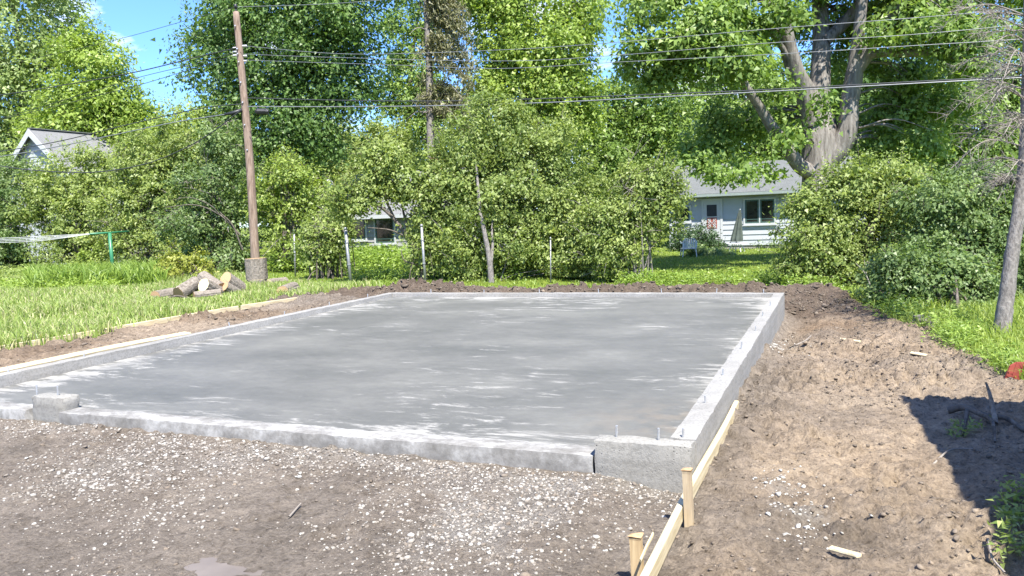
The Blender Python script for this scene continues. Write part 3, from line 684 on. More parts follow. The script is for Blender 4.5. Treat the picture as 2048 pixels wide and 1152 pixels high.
def make_tree(name, label, cat, u_base, depth, lobes, n, leaf, mat, bark, trunk_r, seed, group=None, split=3, trunk_pts=None, clump=0.45, twigs=True, foli=None, crown='crown', trunk='trunk', thick=0.8, extra=None, limb_scale=1.0):
    r = np.random.default_rng(seed)
    L = px_lobes(lobes, depth, r, thick, split)
    b = gbase(u_base, depth)
    root = empty(name, b); tag(root, label, cat, group)
    kw = dict(clump=clump * 1.25); kw.update(foli or {})
    C, N, D, Ls, W, tint, cc = foliage(r, L, n, leaf, zmin=b[2] + 0.05, **kw)
    main = px_lobes(lobes, depth)
    cen = main[:, :3].mean(0); top = main[np.argmax(main[:, 2])]
    tubes = []
    if trunk_pts is None:
        tp = smooth_path([b - np.array([0, 0, 0.15]), b * 0.6 + np.array([cen[0], cen[1], cen[2]]) * 0.4 + np.append(r.normal(0, 0.15, 2), 0), np.array([cen[0], cen[1], cen[2]]), top[:3] + np.array([0, 0, top[5] * 0.5])], 8)
        tp[:, 2] = np.maximum.accumulate(tp[:, 2])
    else: tp = smooth_path(trunk_pts, 8)
    tr = np.interp(np.linspace(0, 1, len(tp)), [0, 0.08, 0.5, 1], [trunk_r * 1.25, trunk_r, trunk_r * 0.6, trunk_r * 0.12])
    tubes.append(tube_np(tp, tr, 10))
    for q in range(len(main)):
        c = main[q, :3]
        zz = c[2] - 0.8 * np.hypot(*(c[:2] - cen[:2])) - main[q, 5] * 0.7
        j = int(np.argmin(np.abs(tp[:, 2] - max(zz, b[2] + 0.3)))); j = min(j, len(tp) - 2)
        s = tp[j]; midp = (s + c) / 2 + np.append(r.normal(0, 0.1, 2), 0.12 * np.linalg.norm(c - s)) 
        pth = smooth_path([s, midp, c], 6); rr = tr[j] * 0.5 * limb_scale
        tubes.append(tube_np(pth, np.linspace(rr, max(rr * 0.25, 0.012), len(pth)), 6))
        if twigs:
            near = cc[np.linalg.norm((cc - c) / main[q, 3:], axis=1) < 1.15]
            for e in near[r.permutation(len(near))[:13]]:
                s2 = pth[r.integers(len(pth) // 2, len(pth))]
                m2 = (s2 + e) / 2 + r.normal(0, 0.08, 3) * np.linalg.norm(e - s2)
                tubes.append(tube_np(smooth_path([s2, m2, e], 3), np.linspace(max(rr * 0.25, 0.014), 0.006, 7), 4))
    if extra: tubes += extra
    if twigs:
        sh = shoots(r, cc, cen, 110, 0.033 * depth, leaf * 0.9, 34, rise=0.35)
        C, N, D, Ls, W, tint = [np.concatenate([a_, b_]) for a_, b_ in zip((C, N, D, Ls, W, tint), sh[:6])]; tubes += sh[6]
    V, Fs = merge_tubes(tubes)
    link(trunk, mesh_np(trunk, V, Fs, bark, True), root)
    link(crown, leaves_mesh(crown, C, N, D, Ls, W, tint, mat), root)
    return root

# ------------------------------------------------------------------ trees
BG = 'trees behind the neighbouring gardens'
make_tree('maple_tree', 'tall light green tree filling the top left corner', 'tree', 30, 46,
  [(20, 60, 110, 110), (70, 170, 85, 85), (-50, 200, 110, 140), (20, 290, 70, 70), (105, 40, 60, 55), (135, 90, 35, 40), (0, -60, 130, 80)], 30000, 0.24, LEAF['pale'], M['bark_dark'], 0.35, 1, clump=0.7)
make_tree('maple_tree', 'yellow green young maple above the gabled house roof', 'tree', 190, 43,
  [(190, 140, 70, 65), (150, 205, 70, 55), (232, 200, 55, 50), (262, 245, 45, 38), (175, 92, 32, 30), (150, 262, 80, 45), (225, 262, 60, 40)], 22000, 0.20, LEAF['yellow'], M['bark_dark'], 0.2, 2, clump=0.55)
make_tree('broadleaf_tree', 'rounded yellow green tree low against the sky left of the pole', 'tree', 390, 42,
  [(395, 260, 70, 48), (330, 275, 60, 45), (450, 250, 45, 45), (300, 310, 60, 50), (400, 330, 80, 50), (465, 320, 50, 60)], 20000, 0.18, LEAF['bright'], M['bark_dark'], 0.2, 3, clump=0.5)
t4 = make_tree('maple_tree', 'large dark green maple rising behind the utility pole', 'tree', 575, 33,
  [(560, 60, 135, 95), (465, 45, 75, 55), (655, 40, 85, 75), (525, 150, 105, 85), (645, 150, 95, 85), (560, 240, 105, 75), (640, 262, 60, 60), (690, 175, 50, 45), (425, 75, 40, 30), (478, 195, 50, 55), (570, 300, 75, 45), (580, -70, 170, 90), (720, 90, 30, 35)],
  60000, 0.165, LEAF['maple_dark'], M['bark_dark'], 0.30, 4, clump=0.55, split=4)
make_tree('broadleaf_tree', 'light green tree under the cloud gap right of the large maple', 'tree', 720, 44,
  [(725, 300, 60, 42), (660, 290, 55, 55), (775, 300, 45, 45), (640, 350, 60, 50), (720, 360, 80, 50)], 17000, 0.20, LEAF['bush'], M['bark_dark'], 0.2, 5, clump=0.55)
make_tree('maple_tree', 'feathery green tree standing left of the brown spruce', 'tree', 830, 47,
  [(805, 60, 42, 55), (820, 140, 52, 50), (785, 180, 32, 25), (835, 205, 55, 30), (850, -30, 60, 50), (840, 270, 50, 35)], 15000, 0.21, LEAF['maple'], M['bark_dark'], 0.25, 6, clump=0.5, split=4)
# half-dead spruce: bare pole of a trunk with drooping olive-brown boughs to its right
def spruce():
    r = np.random.default_rng(44); d = 38
    b = gbase(866, d); root = empty('spruce_tree', b); tag(root, 'half dead spruce with bare trunk and olive brown drooping boughs', 'tree')
    tp = smooth_path([b, at(862, 300, d), at(859, 160, d), at(853, 0, d), at(850, -160, d)], 8)
    tr = np.linspace(0.24, 0.10, len(tp)); tubes = [tube_np(tp, tr, 9)]; Cs = []
    for k in range(74):
        v = r.uniform(-140, 300); j = int(np.argmin(np.abs(np.array([tp[i][2] for i in range(len(tp))]) - at(858, v, d)[2]))); s = tp[j]
        ang = r.uniform(-1.1, 1.1) if r.random() < 0.8 else r.uniform(2.0, 4.2)
        le = r.uniform(1.2, 2.6) * (1.0 if abs(ang) < 1.2 else 0.5) * (0.75 + 0.25 * sstep(-100, 150, v)) * (0.6 if v > 230 else 1)
        R_, Up = RC[:, 0], np.array([0, 0, 1]); Bk = np.cross(R_, Up)
        dr = R_ * math.cos(ang) + Bk * math.sin(ang)
        e = s + dr * le + Up * (-0.45 * le + 0.2); mdp = s + dr * le * 0.55 + Up * 0.05
        pth = smooth_path([s, mdp, e], 6); tubes.append(tube_np(pth, np.linspace(0.04, 0.012, len(pth)), 5))
        if v < 250 and not (abs(ang) > 1.2 and r.random() < 0.6):
            m = int(330 * le / 2); t = r.random(m) ** 0.7; i = np.clip((t * (len(pth) - 1)).astype(int), 0, len(pth) - 1)
            p = pth[i] + r.normal(0, 0.16, (m, 3)); p[:, 2] -= np.abs(r.normal(0, 0.28, m)) * t; Cs.append(p)
    C = np.vstack(Cs); m = len(C)
    D = unit(np.array([0, 0, -1.0]) + 0.6 * r.normal(size=(m, 3))); N = unit(r.normal(size=(m, 3)) + np.array([0, 0, .3])); L = r.uniform(0.12, 0.32, m)
    V, Fs = merge_tubes(tubes); link('trunk', mesh_np('trunk', V, Fs, M['bark_grey'], True), root)
    NLEAF[0] += m
    link('crown', leaves_mesh('crown', C, N, D, L, L * 0.3, np.clip(r.normal(0.5, 0.25, m), 0, 1), LEAF['olive']), root)
spruce()
make_tree('maple_tree', 'bright lime green tree right of the brown spruce', 'tree', 1060, 40,
  [(1010, 60, 65, 75), (1080, 120, 65, 80), (1130, 60, 62, 75), (1045, 200, 60, 50), (1120, 190, 55, 50), (1000, -20, 80, 60), (1160, 10, 45, 40), (970, 160, 38, 40), (1150, 230, 45, 40)],
  36000, 0.20, LEAF['yellow'], M['bark_dark'], 0.28, 7, clump=0.5, split=4)
make_tree('broadleaf_tree', 'mid green tree in the gap left of the big maple', 'tree', 1290, 46,
  [(1215, 215, 55, 55), (1300, 200, 75, 55), (1210, 300, 60, 70), (1290, 300, 70, 70), (1375, 265, 75, 75), (1250, 385, 70, 60)], 26000, 0.21, LEAF['maple'], M['bark_dark'], 0.3, 8, clump=0.55, group=None)
make_tree('broadleaf_tree', 'deep green tree directly behind the forked maple trunk', 'tree', 1500, 49,
  [(1450, 200, 80, 75), (1480, 290, 70, 50), (1560, 210, 80, 80), (1560, 290, 70, 50), (1640, 240, 70, 80), (1500, 120, 80, 60)], 24000, 0.22, LEAF['maple'], M['bark_dark'], 0.3, 9, clump=0.55)
make_tree('broadleaf_tree', 'shaded tree behind the right half of the forked maple', 'tree', 1780, 38,
  [(1750, 270, 80, 80), (1850, 290, 90, 70), (1780, 150, 80, 80), (1870, 190, 80, 80), (1700, 170, 50, 80)], 26000, 0.19, LEAF['maple_dark'], M['bark_dark'], 0.25, 10, clump=0.5)
make_tree('broadleaf_tree', 'green tree behind the bare spruce twigs at the right edge', 'tree', 2000, 34,
  [(1960, 230, 80, 90), (2050, 280, 90, 100), (1970, 330, 80, 60), (2060, 120, 100, 90)], 22000, 0.17, LEAF['maple'], M['bark_dark'], 0.22, 11, clump=0.45)
# far tree line closing the view between the houses: every tree its own
far = [(-90, 330, 130, 90, 'maple_dark'), (90, 380, 110, 80, 'bush_dark'), (290, 350, 110, 70, 'bush'), (480, 350, 110, 70, 'maple_dark'), (650, 380, 100, 70, 'bush_dark'), (790, 350, 80, 70, 'maple_dark'),
       (930, 300, 100, 100, 'bush'), (1090, 290, 110, 110, 'maple_dark'), (1240, 310, 110, 110, 'maple'), (1420, 270, 120, 110, 'maple_dark'), (1620, 280, 130, 110, 'maple'), (1820, 290, 130, 120, 'maple_dark'), (2030, 290, 140, 130, 'bush')]
far_txt = ['at the far left edge', 'behind the gabled house', 'in line with the brush pile', 'behind the pole', 'behind the dish', 'behind the leaning trunk', 'behind the tall shrub', 'right of the tall shrub top', 'left of the ranch roof', 'over the ranch roof', 'behind the maple fork', 'right of the maple fork', 'at the far right edge']
for i, (u, v, ru, rv, mt) in enumerate(far):
    make_tree('distant_tree', 'distant tree of the back row ' + far_txt[i], 'tree', u, 62 + (i % 3) * 3, [(u - ru * .4, v, ru * .7, rv), (u + ru * .4, v + 15, ru * .7, rv * .85), (u, v + rv * .7, ru, rv * .5), (u, v - rv * .5, ru * .5, rv * .5)],
              9000, 0.36, LEAF[mt], M['bark_dark'], 0.3, 60 + i, 'far row of trees', clump=0.8, twigs=False)

# the forked silver maple: trunk and limbs traced in its own plane
def big_maple():
    r = np.random.default_rng(90); d = 23.0
    b = gbase(1632, d); root = empty('forked_maple_tree', b); tag(root, 'massive forked maple with grey bark and spreading limbs', 'tree')
    def path(pts, rad, k=12, n=7):
        P = smooth_path([at(u, v, d + dd) for (u, v, dd) in pts], n)
        R_ = np.interp(np.linspace(0, 1, len(P)), np.linspace(0, 1, len(rad)), rad) / F * d
        V, Fs = tube_np(P, R_, k)
        cen = np.repeat(P, k, axis=0); off = V - cen
        a = np.tile(np.arange(k), len(P)); row = np.repeat(np.arange(len(P)), k)
        V = cen + off * (1 + 0.05 * np.sin(a * 2.9 + row * 0.2) + 0.05 * np.sin(a * 1.7 + row * 0.35))[:, None]
        return V, Fs
    gz = b[2]; base_v = 530
    tubes = [path([(1625, base_v, 0), (1628, 470, 0), (1632, 400, 0), (1637, 330, 0), (1640, 280, 0), (1632, 225, 0.1), (1618, 175, 0.1)], [40, 32, 29, 31, 33, 29, 22], 20, 9),
             path([(1636, 300, 0), (1632, 240, 0), (1640, 165, 0), (1643, 90, 0.2), (1640, 10, 0.5), (1634, -110, 1)], [24, 24, 20, 17, 15, 11], 14),
             path([(1628, 250, -.1), (1612, 190, -.2), (1590, 140, -.5), (1572, 70, -.8), (1560, 0, -1), (1548, -110, -1.5)], [22, 20, 17, 15, 13, 9], 14),
             path([(1640, 330, 0), (1672, 300, -.1), (1694, 262, -.3), (1700, 200, -.4), (1708, 150, -.5), (1714, 100, -.6), (1722, 20, -.8), (1730, -100, -1)], [25, 25, 20, 17, 16, 13, 10, 8], 14),
             path([(1705, 150, -.5), (1728, 118, -.6), (1748, 80, -.8), (1778, 40, -1), (1810, 0, -1.5), (1860, -80, -2)], [15, 14, 13, 12, 9, 6], 10),
             path([(1728, 112, -.6), (1770, 106, -1.0), (1830, 105, -1.3), (1880, 104, -1.6), (1915, 117, -2), (1945, 128, -2.4)], [8, 8, 7.5, 7, 5.5, 3], 8),
             path([(1620, 345, -.2), (1597, 330, -.5), (1570, 290, -.8), (1545, 255, -1.1), (1520, 215, -1.4), (1500, 185, -1.6), (1480, 150, -1.8), (1455, 105, -2)], [16, 14, 12, 11, 9, 8, 6, 4], 10),
             path([(1650, 82, .1), (1680, 55, .1), (1705, 25, 0), (1722, 0, -.2), (1745, -60, -.5)], [13, 12, 11, 10, 8], 10),
             path([(1480, 150, -1.8), (1430, 110, -2), (1380, 80, -2.2), (1320, 60, -2.4)], [5, 4, 3, 1.5], 6),
             path([(1560, 20, -1), (1500, -10, -1.2), (1420, -20, -1.5), (1330, 0, -1.7), (1260, 30, -1.8)], [7, 6, 5, 4, 2], 6),
             path([(1590, 140, -.5), (1560, 90, -.9), (1525, 50, -1.3), (1490, 30, -1.7)], [7, 6, 4, 2], 6)]
    lob = [(1290, 25, 50, 38, -1.5), (1335, 95, 70, 42, -1.5), (1400, 55, 62, 50, -1.8), (1445, 20, 55, 45, -1.5), (1480, 125, 50, 36, -2), (1435, 105, 45, 38, -2), (1515, 60, 42, 38, -1), (1255, 130, 26, 34, -1), (1350, 150, 60, 30, -1), (1380, 100, 60, 40, .5),
           (1470, 352, 44, 9, -1.5), (1430, 338, 32, 10, -1.5), (1545, 350, 20, 9, -1), (1500, 330, 40, 9, -1), (1390, 320, 30, 14, -1),
           (1545, 180, 32, 28, -1), (1525, 245, 40, 24, 1), (1580, 265, 22, 26, -1), (1450, 240, 60, 40, 1.5), (1420, 300, 50, 28, 1), (1600, 60, 22, 40, 1.5), (1570, 20, 34, 34, -1.5),
           (1750, 40, 50, 40, 1), (1840, 50, 75, 48, -1), (1810, 150, 60, 30, 1), (1925, 80, 65, 55, -1.5), (1780, 230, 62, 40, 1), (1880, 200, 68, 44, .5), (1675, 130, 14, 40, 1.5), (1690, 40, 22, 36, 1.5), (1760, 300, 50, 30, 1), (1840, 285, 45, 35, 0),
           (1330, -60, 110, 60), (1480, -80, 120, 70), (1640, -90, 130, 80), (1800, -80, 130, 80), (1960, -60, 130, 80), (1640, 220, 20, 24, -1.2)]
    L = px_lobes(lob, d - 0.5, r, 0.8, 2)
    C, N, D, Ls, W, tint, cc = foliage(r, L, 70000, 0.15, clump=0.34, hollow=0.2, per=22)
    # keep the leaves out of the limbs
    allp = np.vstack([v for v, f in tubes[:5]])
    for q in range(0, len(cc), 11):
        e = cc[q]; j = np.argmin(np.linalg.norm(allp - e, axis=1)); s = allp[j]
        if 0.5 < np.linalg.norm(e - s) < 1.9:
            tubes.append(tube_np(smooth_path([s, (s + e) / 2 + np.array([0, 0, .15 * np.linalg.norm(e - s)]), e], 4), np.linspace(0.035, 0.008, 9), 4))
    V, Fs = merge_tubes(tubes); link('trunk', mesh_np('trunk', V, Fs, M['bark'], True), root)
    link('crown', leaves_mesh('crown', C, N, D, Ls, W, tint, LEAF['maple']), root)
big_maple()

# dead spruce at the right edge
def dead_spruce():
    r = np.random.default_rng(95); d = 11.4
    b = on_z(2003, 672, -0.33); b[2] = float(ground_h(b[0], b[1], False)); d = float(-(RC.T @ (b - CAM))[2])
    root = empty('dead_spruce_tree', b); tag(root, 'leaning grey dead spruce with bare drooping twigs at right edge', 'tree')
    tp = smooth_path([b - np.array([0, 0, .1]), at(2004, 660, d), at(2012, 600, d), at(2024, 510, d), at(2036, 430, d), at(2047, 340, d), at(2053, 220, d), at(2056, 60, d), at(2058, -150, d)], 7)
    tr = np.interp(np.linspace(0, 1, len(tp)), [0, .1, .2, .5, 1], [23, 17, 15, 12, 8]) / F * d
    V0, F0 = tube_np(tp, tr, 14); n_ = np.random.default_rng(5).normal(0, 0.004, V0.shape); tubes = [(V0 + n_, F0)]
    R_, Up = RC[:, 0], np.array([0, 0, 1.0]); Bk = np.cross(Up, R_)
    for k in range(46):
        v = r.uniform(-140, 400) if k > 14 else [20, 50, 75, 120, 145, 185, 190, 230, 250, 255, 300, 330, 350, 60, 160][k]
        j = int(np.argmin(np.abs(tp[:, 2] - at(2050, v, d)[2]))); s = tp[j]
        ang = math.pi + (r.uniform(-0.8, 0.8) if k < 26 else r.uniform(-3.1, 3.1))
        le = r.uniform(0.45, 1.1)
        dr = R_ * math.cos(ang) + Bk * math.sin(ang)
        e = s + dr * le + Up * (-0.30 * le + r.normal(0, .16)); mdp = s + dr * le * 0.5 + Up * 0.07 * le + r.normal(0, .04, 3)
        pth = smooth_path([s, mdp, e], 9); tubes.append(tube_np(pth, np.linspace(0.011, 0.003, len(pth)), 5))
        for q in range(26):
            t = r.uniform(0.25, 1.0); i = min(int(t * (len(pth) - 1)), len(pth) - 2); s2 = pth[i]
            side = unit(np.cross(dr, Up)) * r.choice([-1, 1]); l2 = r.uniform(0.12, 0.42) * (1.15 - 0.5 * t)
            e2 = s2 + (dr * r.uniform(.2, .9) + side * r.uniform(0.1, 0.9) + Up * r.uniform(-.9, .5)) * l2
            m2 = (s2 + e2) / 2 + np.array([0, 0, 0.05]) * l2
            tubes.append(tube_np(np.array([s2, m2, e2]), np.array([0.0035, 0.0028, 0.0018]), 3))
            if r.random() < 0.5:
                for _ in range(2):
                    e3 = m2 + unit(r.normal(size=3) + np.array([0, 0, -.7])) * r.uniform(.06, .16); tubes.append(tube_np(np.array([m2, (m2 + e3) / 2, e3]), np.array([0.002, 0.0018, 0.0014]), 3))
    V, Fs = merge_tubes(tubes[:1]); link('trunk', mesh_np('trunk', V, Fs, M['bark_grey'], True), root)
    V, Fs = merge_tubes(tubes[1:]); tag(link('bare_branches', mesh_np('bare_branches', V, Fs, M['twig'], True), root), kind='stuff')
dead_spruce()

# ------------------------------------------------------------------ bushes
def bush(name, label, u, depth, lobes, n, leaf, mat, seed, clump=0.3, stems=None, bare=0, stem_r=0.03, split=3, cat='bush', bark=None, group=None, stem_n=7, **kw):
    r = np.random.default_rng(seed); L = px_lobes(lobes, depth, r, 0.75, split)
    b = gbase(u, depth); root = empty(name, b); tag(root, label, cat, group)
    C, N, D, Ls, W, tint, cc = foliage(r, L, n, leaf, clump=clump * 1.05, per=46, zmin=b[2] + 0.02, mult=1.08, **kw)
    sz = float(np.ptp(cc[:, 2])); sh = shoots(r, cc, cc.mean(0), 95 if sz > 1.6 else 24, min(0.030 * depth + 0.15, 0.22 * sz), leaf * 0.92, 26)
    C, N, D, Ls, W, tint = [np.concatenate([a_, b_]) for a_, b_ in zip((C, N, D, Ls, W, tint), sh[:6])]
    link('foliage', leaves_mesh('foliage', C, N, D, Ls, W, tint, mat), root)
    tubes = list(sh[6])
    if stems:
        for pts, rad in stems:
            P = smooth_path([at(uu, vv, depth + dd) for (uu, vv, dd) in pts], 6); tubes.append(tube_np(P, np.linspace(rad[0], rad[1], len(P)), 8))
    sel = cc[r.permutation(len(cc))[:stem_n * 6]]
    for e in sel:
        s = b + np.append(r.normal(0, 0.18 + stem_r * 3, 2), -0.05)
        m_ = s * 0.5 + e * 0.5 + np.array([(s[0] - e[0]) * .2, (s[1] - e[1]) * .2, 0.1 * abs(e[2] - s[2])])
        tubes.append(tube_np(smooth_path([s, m_, e], 5), np.linspace(stem_r * r.uniform(.4, 1), 0.006, 11), 5))
    V, Fs = merge_tubes(tubes); link('stems', mesh_np('stems', V, Fs, bark or M['bark_dark'], True), root)
    if bare:
        tb = []
        for e in cc[r.permutation(len(cc))[:bare]]:
            dr = unit(r.normal(size=3) + np.array([0, -.8, .2])); s = e - dr * 0.3; e2 = e + dr * r.uniform(.3, .9)
            m_ = (s + e2) / 2 + r.normal(0, .07, 3); tb.append(tube_np(np.array([s, m_, e2]), np.array([.012, .009, .004]), 4))
            for _ in range(3):
                e3 = m_ + unit(dr + r.normal(0, .8, 3)) * r.uniform(.2, .5); tb.append(tube_np(np.array([m_, (m_ + e3) / 2 + r.normal(0, .02, 3), e3]), np.array([.007, .005, .003]), 3))
        V, Fs = merge_tubes(tb); tag(link('bare_twigs', mesh_np('bare_twigs', V, Fs, M['twig'], True), root), kind='stuff')
    return root
bush('lilac_bush', 'dark shaded bush at the left edge behind the clothesline', 40, 34, [(20, 400, 80, 60), (-40, 470, 100, 80), (60, 480, 70, 70), (30, 360, 50, 40), (-60, 380, 60, 60)], 24000, 0.13, LEAF['bush_dark'], 201)
bush('lilac_bush', 'leafy bush below the gabled house behind the clothesline', 150, 33, [(150, 350, 65, 55), (120, 430, 70, 60), (190, 430, 70, 65), (150, 500, 80, 45), (205, 345, 50, 45), (95, 372, 40, 38)], 26000, 0.13, LEAF['bush'], 202)
bush('honeysuckle_bush', 'tall mixed bush between clothesline post and utility pole', 290, 31, [(280, 330, 60, 50), (330, 400, 70, 70), (260, 430, 60, 70), (300, 500, 80, 45), (380, 340, 60, 60), (340, 290, 50, 45)], 28000, 0.125, LEAF['bush'], 203, bare=46)
bush('honeysuckle_bush', 'tangled bush with dead grey twigs just left of the pole', 430, 28, [(430, 370, 60, 60), (400, 450, 60, 60), (460, 460, 50, 60), (450, 300, 45, 50), (430, 520, 70, 30)], 19000, 0.12, LEAF['bush_dark'], 204, bare=70,
     stems=[([(480, 470, -1), (440, 430, -1.3), (390, 410, -1.6), (330, 415, -1.8)], (.035, .008)), ([(440, 430, -1.3), (420, 410, -1.5), (380, 395, -1.6), (345, 400, -1.7)], (.02, .006)), ([(485, 500, -1), (465, 450, -1.2), (440, 425, -1.3)], (.03, .015))])
bush('honeysuckle_bush', 'yellowish thin bush immediately right of the pole', 590, 27, [(560, 370, 45, 60), (610, 390, 45, 60), (580, 450, 50, 50), (640, 420, 40, 50), (600, 500, 60, 35)], 15000, 0.115, LEAF['bright'], 205, bare=60, hollow=0.3)
bush('shrub', 'low sparse bush beside the second fence post', 655, 23, [(660, 480, 40, 40), (640, 510, 40, 30), (675, 440, 28, 30), (625, 460, 24, 26)], 6500, 0.10, LEAF['bush'], 206, bare=26, hollow=0.2)
bush('leaning_crabapple_tree', 'small tree with dark trunk leaning left beside fence post', 846, 20.5, [(760, 360, 55, 40), (820, 370, 55, 45), (720, 385, 40, 28), (850, 430, 40, 50), (775, 320, 35, 28), (870, 360, 40, 50), (840, 500, 22, 30), (700, 420, 30, 24), (880, 480, 26, 40)], 19000, 0.095, LEAF['bush'], 207, clump=0.25, hollow=0.25, stem_n=1,
     stems=[([(852, 572, 0), (845, 545, 0), (834, 510, 0), (815, 475, 0), (790, 440, 0), (762, 415, -.1), (735, 405, -.2), (700, 398, -.3)], (.10, .012)), ([(834, 510, 0), (818, 465, .2), (806, 420, .2), (800, 370, .1)], (.06, .012)), ([(838, 520, 0), (845, 470, -.1), (850, 420, -.2), (852, 370, -.2)], (.05, .012)), ([(790, 440, 0), (770, 395, .2), (758, 350, .1)], (.04, .01)), ([(842, 535, 0), (828, 528, -.3), (808, 520, -.4), (802, 500, -.4)], (.03, .008)), ([(815, 475, 0), (780, 460, -.2), (735, 455, -.3)], (.03, .006))], cat='tree')
bush('tall_shrub', 'tall dense shrub at the centre behind the slab', 985, 20.5, [(930, 300, 65, 70), (1010, 260, 65, 60), (1060, 330, 75, 70), (960, 400, 80, 70), (1080, 430, 80, 70), (1130, 370, 60, 60), (900, 400, 45, 60), (1000, 490, 85, 45), (1110, 510, 75, 45), (905, 490, 45, 50), (980, 215, 40, 32), (1150, 450, 40, 50), (885, 455, 40, 50), (1170, 520, 45, 35), (1050, 380, 90, 90), (950, 520, 60, 35)],
     76000, 0.088, LEAF['bush'], 208, clump=0.24, stem_n=3, stem_r=0.025, bark=M['bark_grey'], up=0.5, bare=12,
     stems=[([(983, 568, -.9), (979, 520, -.9), (970, 470, -.9), (960, 420, -.8), (955, 360, -.6), (950, 300, 0)], (.085, .02)), ([(981, 535, -.9), (985, 490, -.8), (984, 455, -.7), (990, 400, -.3)], (.05, .015))])
bush('tall_shrub', 'open multi stemmed shrub left of the ranch house lawn', 1275, 19.5, [(1270, 370, 55, 45), (1320, 400, 40, 45), (1230, 430, 50, 55), (1290, 450, 45, 45), (1340, 375, 30, 30), (1215, 500, 50, 40), (1300, 345, 35, 28), (1200, 450, 40, 50), (1250, 500, 40, 30)], 21000, 0.085, LEAF['bush'], 209, clump=0.22, hollow=0.15, bark=M['bark_grey'], bare=34, stem_n=2,
     stems=[([(1272, 562, 0), (1262, 510, 0), (1245, 450, 0), (1235, 400, 0)], (.035, .008)), ([(1275, 562, 0), (1285, 510, 0), (1302, 450, 0), (1325, 400, 0)], (.035, .008)), ([(1270, 562, 0), (1272, 500, .1), (1270, 430, .1), (1275, 370, .1)], (.03, .008)), ([(1278, 562, 0), (1300, 500, -.1), (1298, 450, -.1), (1310, 390, -.1)], (.028, .006)), ([(1268, 560, 0), (1248, 520, .1), (1222, 470, .1)], (.025, .006))])
bush('lilac_bush', 'broad leafy bush in front of the forked maple trunk', 1720, 16.4, [(1660, 400, 60, 50), (1720, 360, 65, 40), (1640, 470, 62, 55), (1720, 450, 80, 70), (1790, 400, 70, 55), (1800, 360, 45, 38), (1690, 530, 85, 55), (1780, 520, 80, 60), (1610, 530, 40, 40), (1610, 420, 26, 40)], 42000, 0.078, LEAF['bush'], 210, clump=0.22)
bush('lilac_bush', 'dense dark bush behind the leaning dead spruce', 1930, 15.2, [(1870, 400, 65, 55), (1940, 430, 70, 70), (1900, 500, 80, 65), (2010, 480, 70, 80), (1850, 560, 70, 45), (1960, 560, 85, 50), (2050, 400, 60, 60), (1980, 370, 50, 40), (1960, 605, 90, 36), (2050, 600, 70, 44)], 44000, 0.075, LEAF['bush_dark'], 211, clump=0.22, bare=10)
bush('lilac_bush', 'low spreading bush overhanging the dirt bank left of the dead spruce', 1880, 12.9, [(1850, 555, 55, 48), (1925, 570, 55, 50), (1790, 560, 48, 42), (1895, 612, 50, 26), (1960, 610, 40, 36), (1820, 605, 40, 24)], 20000, 0.068, LEAF['bush_dark'], 216, clump=0.2, bare=8)
bush('lilac_bush', 'leafy bush showing right of the dead spruce trunk', 2075, 13.6, [(2075, 540, 45, 60), (2060, 600, 36, 36), (2110, 580, 60, 70)], 9000, 0.068, LEAF['bush_dark'], 217, clump=0.2)
bush('evergreen_shrub', 'dark rounded shrub against the ranch house wall', 1395, 33.5, [(1395, 478, 42, 26), (1420, 490, 26, 22), (1370, 488, 25, 22)], 9000, 0.09, LEAF['shade'], 212, clump=0.2)
bush('peony_shrub', 'low leafy clump on the lawn beside the white chair', 1410, 30.5, [(1410, 508, 38, 14), (1440, 512, 30, 12), (1385, 514, 20, 10)], 5500, 0.085, LEAF['bush_dark'], 213, clump=0.18)
bush('golden_shrub', 'golden yellow young shrub left of the log pile', 375, 24, [(345, 520, 18, 26), (375, 525, 26, 26), (405, 540, 28, 18), (360, 545, 36, 14), (335, 505, 8, 14)], 3000, 0.09, LEAF['gold'], 214, clump=0.16)
bush('sapling', 'leafy low sapling under the left bush beside green post', 185, 31, [(185, 520, 28, 28), (165, 540, 24, 18), (205, 535, 20, 20)], 3600, 0.11, LEAF['bright'], 215, clump=0.2)

# ------------------------------------------------------------------ ground cover (stuff)
def cover(name, label, cat, X, Y, H, leaf, mat, seed, spread=0.12, per=10, aspect=0.45):
    r = np.random.default_rng(seed); n = len(X); k = np.repeat(np.arange(n), per)
    z = ground_h(X, Y); t = r.random(n * per)
    C = np.stack([X[k] + r.normal(0, spread, n * per) * (0.4 + t * 0.6), Y[k] + r.normal(0, spread, n * per) * (0.4 + t * 0.6), z[k] + 0.01 + H[k] * t ** 0.7], -1)
    out = np.stack([C[:, 0] - X[k], C[:, 1] - Y[k], np.zeros(n * per)], -1)
    N = unit(np.array([0, 0, .9]) + 0.5 * r.normal(size=(n * per, 3))); D = unit(unit(out) + np.array([0, 0, .3]) + .4 * r.normal(size=(n * per, 3)))
    L = leaf * r.uniform(.6, 1.4, n * per); ct = r.random(n); NLEAF[0] += n * per
    o = link(name, leaves_mesh(name, C, N, D, L, L * aspect, np.clip(.5 * ct[k] + .5 * r.random(n * per), 0, 1), mat)); tag(o, label, cat, kind='stuff'); return o
